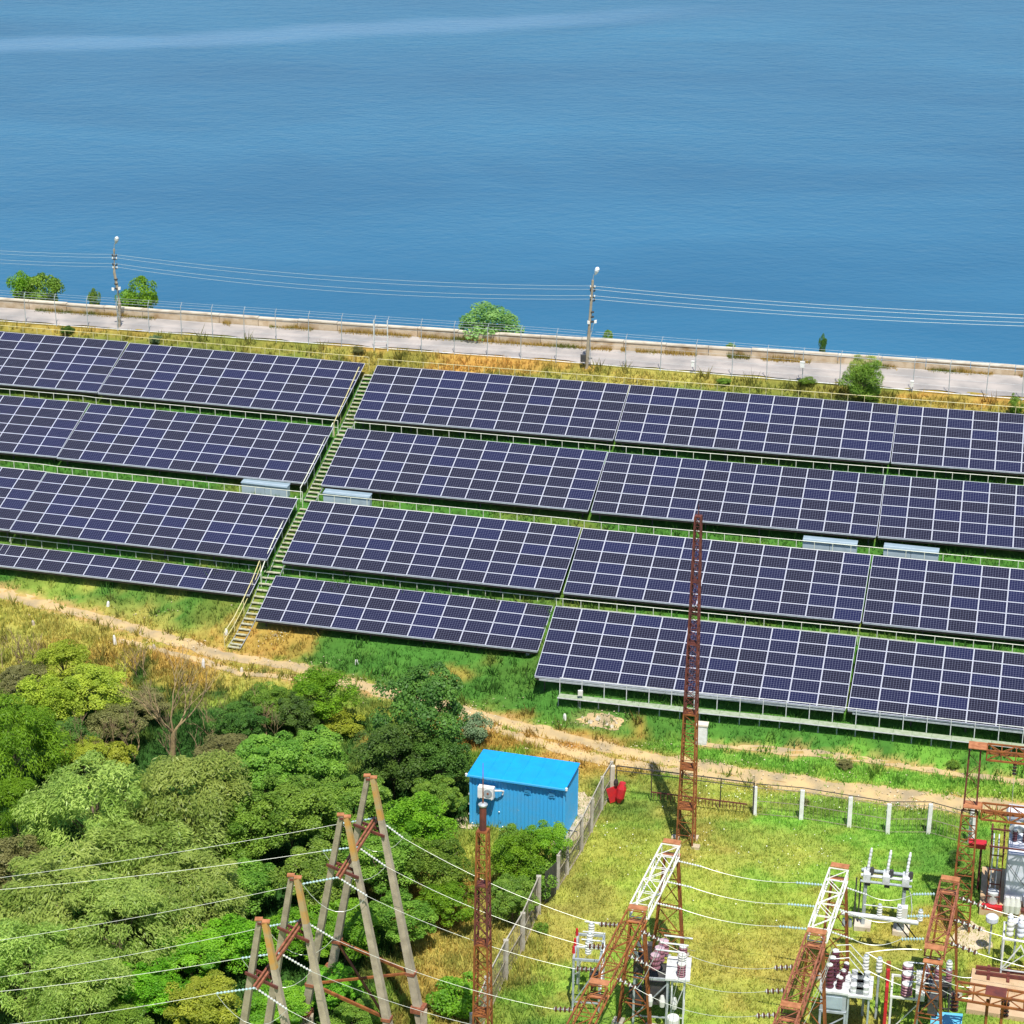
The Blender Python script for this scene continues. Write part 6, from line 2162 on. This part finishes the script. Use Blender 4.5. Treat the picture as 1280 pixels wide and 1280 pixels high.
tufts('lawn_grass', 60000, (-8, 30, 70, 112), .10, .26, .05, 4, 'mown yellowish lawn grass of the switchyard', seed=2, mask=lambda x, y: (y < cval(CW['toe2'], x, 1) + 4))
tufts('slope_grass', 60000, (-46, 40, 100, 150), .12, .38, .07, 4, 'thick green grass on the dam slope', seed=3, mask=lambda x, y: (y > cval(CW['toe2'], x, 1) + 2))
tufts('rough_grass', 45000, (-46, 2, 76, 132), .18, .55, .08, 4, 'tall rough dry and green grass left of the switchyard', seed=4, mask=lambda x, y: (y < cval(CW['toe2'], x, 1) + 4.5))
tufts('dry_weeds', 22000, (-46, 42, 136, 162), .2, .6, .07, 5, 'dry yellow weeds between the top railing and the road', seed=5, mask=lambda x, y: (y > cval(CW['row1'], x, 1) + 5.6))


def specks(name, label, spots, n, size, hgt, m, seed):
    g = np.random.default_rng(seed); vs = []
    for (px, py, rx, ry) in spots:
        c = ground_at(px, py)
        k = n
        x = c[0] + g.normal(0, rx, k); y = c[1] + g.normal(0, ry, k); z = G(x, y) + g.uniform(.1, hgt, k)
        s = size * g.uniform(.5, 1.2, k)
        for i in range(k):
            a = g.uniform(0, 6.28); t = V(math.cos(a), math.sin(a), g.uniform(-.3, .3)) * s[i]; b = V(-math.sin(a), math.cos(a), .3) * s[i]
            q = V(x[i], y[i], z[i])
            vs += [q - t, q - b, q + t, q + b]
    f = np.arange(len(vs)).reshape(-1, 4)
    o = place(name, np_mesh(name, np.array(vs), f, [m]), kind='stuff'); o['label'] = label
    return o


specks('white_wildflowers', 'scattered white wildflowers along the front wire fence and lawn', [
    (925, 992, 1.0, .5), (1100, 1010, 1.3, .5), (1010, 1000, 2, .6), (950, 1060, 2.5, 1.5), (1020, 1070, 1.5, 1.5), (820, 1070, 3, 3), (760, 1050, 1.5, 1.0),
    (900, 1100, 4, 3), (1140, 1012, 1, .4), (345, 798, .4, .2), (680, 1012, 1, .3)], 34, .035, .3, M['flower'], 8)
specks('pale_blossom', 'pale blossom heads around the blue cabin and in the willow', [(592, 912, .5, .4), (632, 1032, .6, .3), (650, 1030, .4, .2)], 40, .05, 1.3, M['flower'], 9)


def verge(name, label, n, seed):
    g = np.random.default_rng(seed)
    x = g.uniform(-46, 44, n); y = cval(CW['road_far'], x, 1) + .02 - np.abs(g.normal(0, .22, n))
    keep = fbm(x * .35, x * 0 + 3, 3) > .42
    x = x[keep]; y = y[keep]; n = len(x)
    z = G0(x, y) + .03; h = g.uniform(.1, .42, n) * (.4 + fbm(x * .8, x * 0 + 5, 2))
    a = g.uniform(0, 6.28, n); w = .05
    v = np.empty((n, 3, 3)); wx = np.cos(a) * w / 2; wy = np.sin(a) * w / 2
    v[:, 0] = np.stack([x - wx, y - wy, z], 1); v[:, 1] = np.stack([x + wx, y + wy, z], 1)
    v[:, 2] = np.stack([x + g.normal(0, .08, n), y + g.normal(0, .08, n), z + h], 1)
    t = fbm(x * .5 + 8, x * 0 + 8, 3)[:, None]
    c = (ORANGE * .6 + DRY * .4) * (1 - np.clip((t - .5) * 4, 0, 1)) + OLIVE * np.clip((t - .5) * 4, 0, 1)
    c = c * g.uniform(.5, 1.2, (n, 1))
    me = np_mesh(name, v.reshape(-1, 3), np.arange(n * 3).reshape(-1, 3), [M['blade']], attr=np.repeat(c, 3, 0))
    o = place(name, me, kind='stuff'); o['label'] = label


verge('verge_grass', 'dry grass along the foot of the concrete parapet', 16000, 44)

tufts('tall_weeds', 1500, (-46, 42, 136, 162), .5, 1.1, .10, 14, 'tall green weeds standing in the dry strip under the road', mask=lambda x, y: (y > cval(CW['row1'], x, 1) + 5.9) & (fbm(x * .5 + 20, y * 0, 3) > .5), colmul=.55, spread=.22, seed=15)
tufts('slope_weeds', 3200, (-46, 40, 76, 130), .3, .8, .10, 12, 'leafy weeds on the slope and beside the tracks', mask=lambda x, y: (fbm(x * .4 + 60, y * .5, 3) > .52) & ((y > cval(CW['toe2'], x, 1)) | (x < -5)), colmul=.6, spread=.2, seed=16)

# droppers and jumpers in the switchyard
UPW = TB + rd * 1.9
string(V(UPW[0], UPW[1], ztop - .3), V(UPW[0], UPW[1], ztop - 1.1), 5, 'brown', 'dark insulator hanging under the upper portal beam at the right edge', 'hanging insulators of the portal', .11)
wire('dropper', V(UPW[0], UPW[1], ztop - 1.1), V(UPW[0] + .02, UPW[1] - .1, zmid + .35), 0, 'thin vertical dropper from the upper portal insulator to the lower beam', 'droppers in the switchyard', .012, n=4)
jn = ['uppermost', 'middle', 'lowest']
T1 = local((f0[0], f0[1], 0), norm(fx_ - f0))
for i in range(3):
    b = (dp_ * .92, dp_ * .52, .45)[i]
    wire('dropper', T1(1.35, b, 3.5), LSTR[i] + V(0, 0, -.05), -.12 * (i - 1), f'{jn[i]} short jumper between the steel table and the left gantry strings', 'jumpers at the steel table', .012, n=8)
cb = at(817, 1284, 0); T2 = local(cb, norm(V(1, -.12, 0)))
for i in range(3):
    wire('dropper', RSTR[2 - i], T2(-.05 + .16 * i, .5 + .62 * i, 3.6), .2, f'{jn[2 - i]} slack jumper from the left gantry to the plum bushings', 'jumpers at the plum bushings', .012, n=10)
    wire('dropper', RSTR[2 - i] + V(1.5, -.5, -.2), T2(1.15, .3 + .75 * i, 3.35), .1, f'{jn[2 - i]} dropper from the low conductors to the striped insulators', 'droppers in the switchyard', .009, n=6)
ce = at(1048, 1300, 0); T3 = local(ce, norm(V(1, -.2, 0)))
for i in range(3):
    q = MSTR[i] + V(1.9, -.5, -.1)
    wire('dropper', q, T3(-.6, .35 + .62 * (2 - i), 3.75), .25, f'{ordn[i]} slack jumper from the right gantry to the grey breaker', 'jumpers at the grey breaker', .012, n=10)
cr_ = at(1124, 1300, 0); T4 = local(cr_, norm(V(1, -.2, 0)))
for i in range(3):
    wire('dropper', T4(1.3, (.15, 1.0, 1.75)[i], 3.0), T4(3.0, (.3, 1.2, 2.0)[i], 2.4), .2, f'{ordn[2 - i]} jumper between the red breaker and the current transformers', 'jumpers at the red breaker', .014, n=8)
specks('track_gravel', 'loose pale stones on the dirt tracks', [(330, 830, 3, .3), (430, 852, 3, .3), (545, 882, 3, .3), (650, 907, 3, .3), (760, 935, 3, .3), (860, 955, 4, .3), (1000, 972, 4, .4), (1150, 995, 5, .4), (120, 772, 4, .3), (240, 808, 3, .3), (760, 902, .8, .3)], 60, .05, .12, M['pad'], 21)
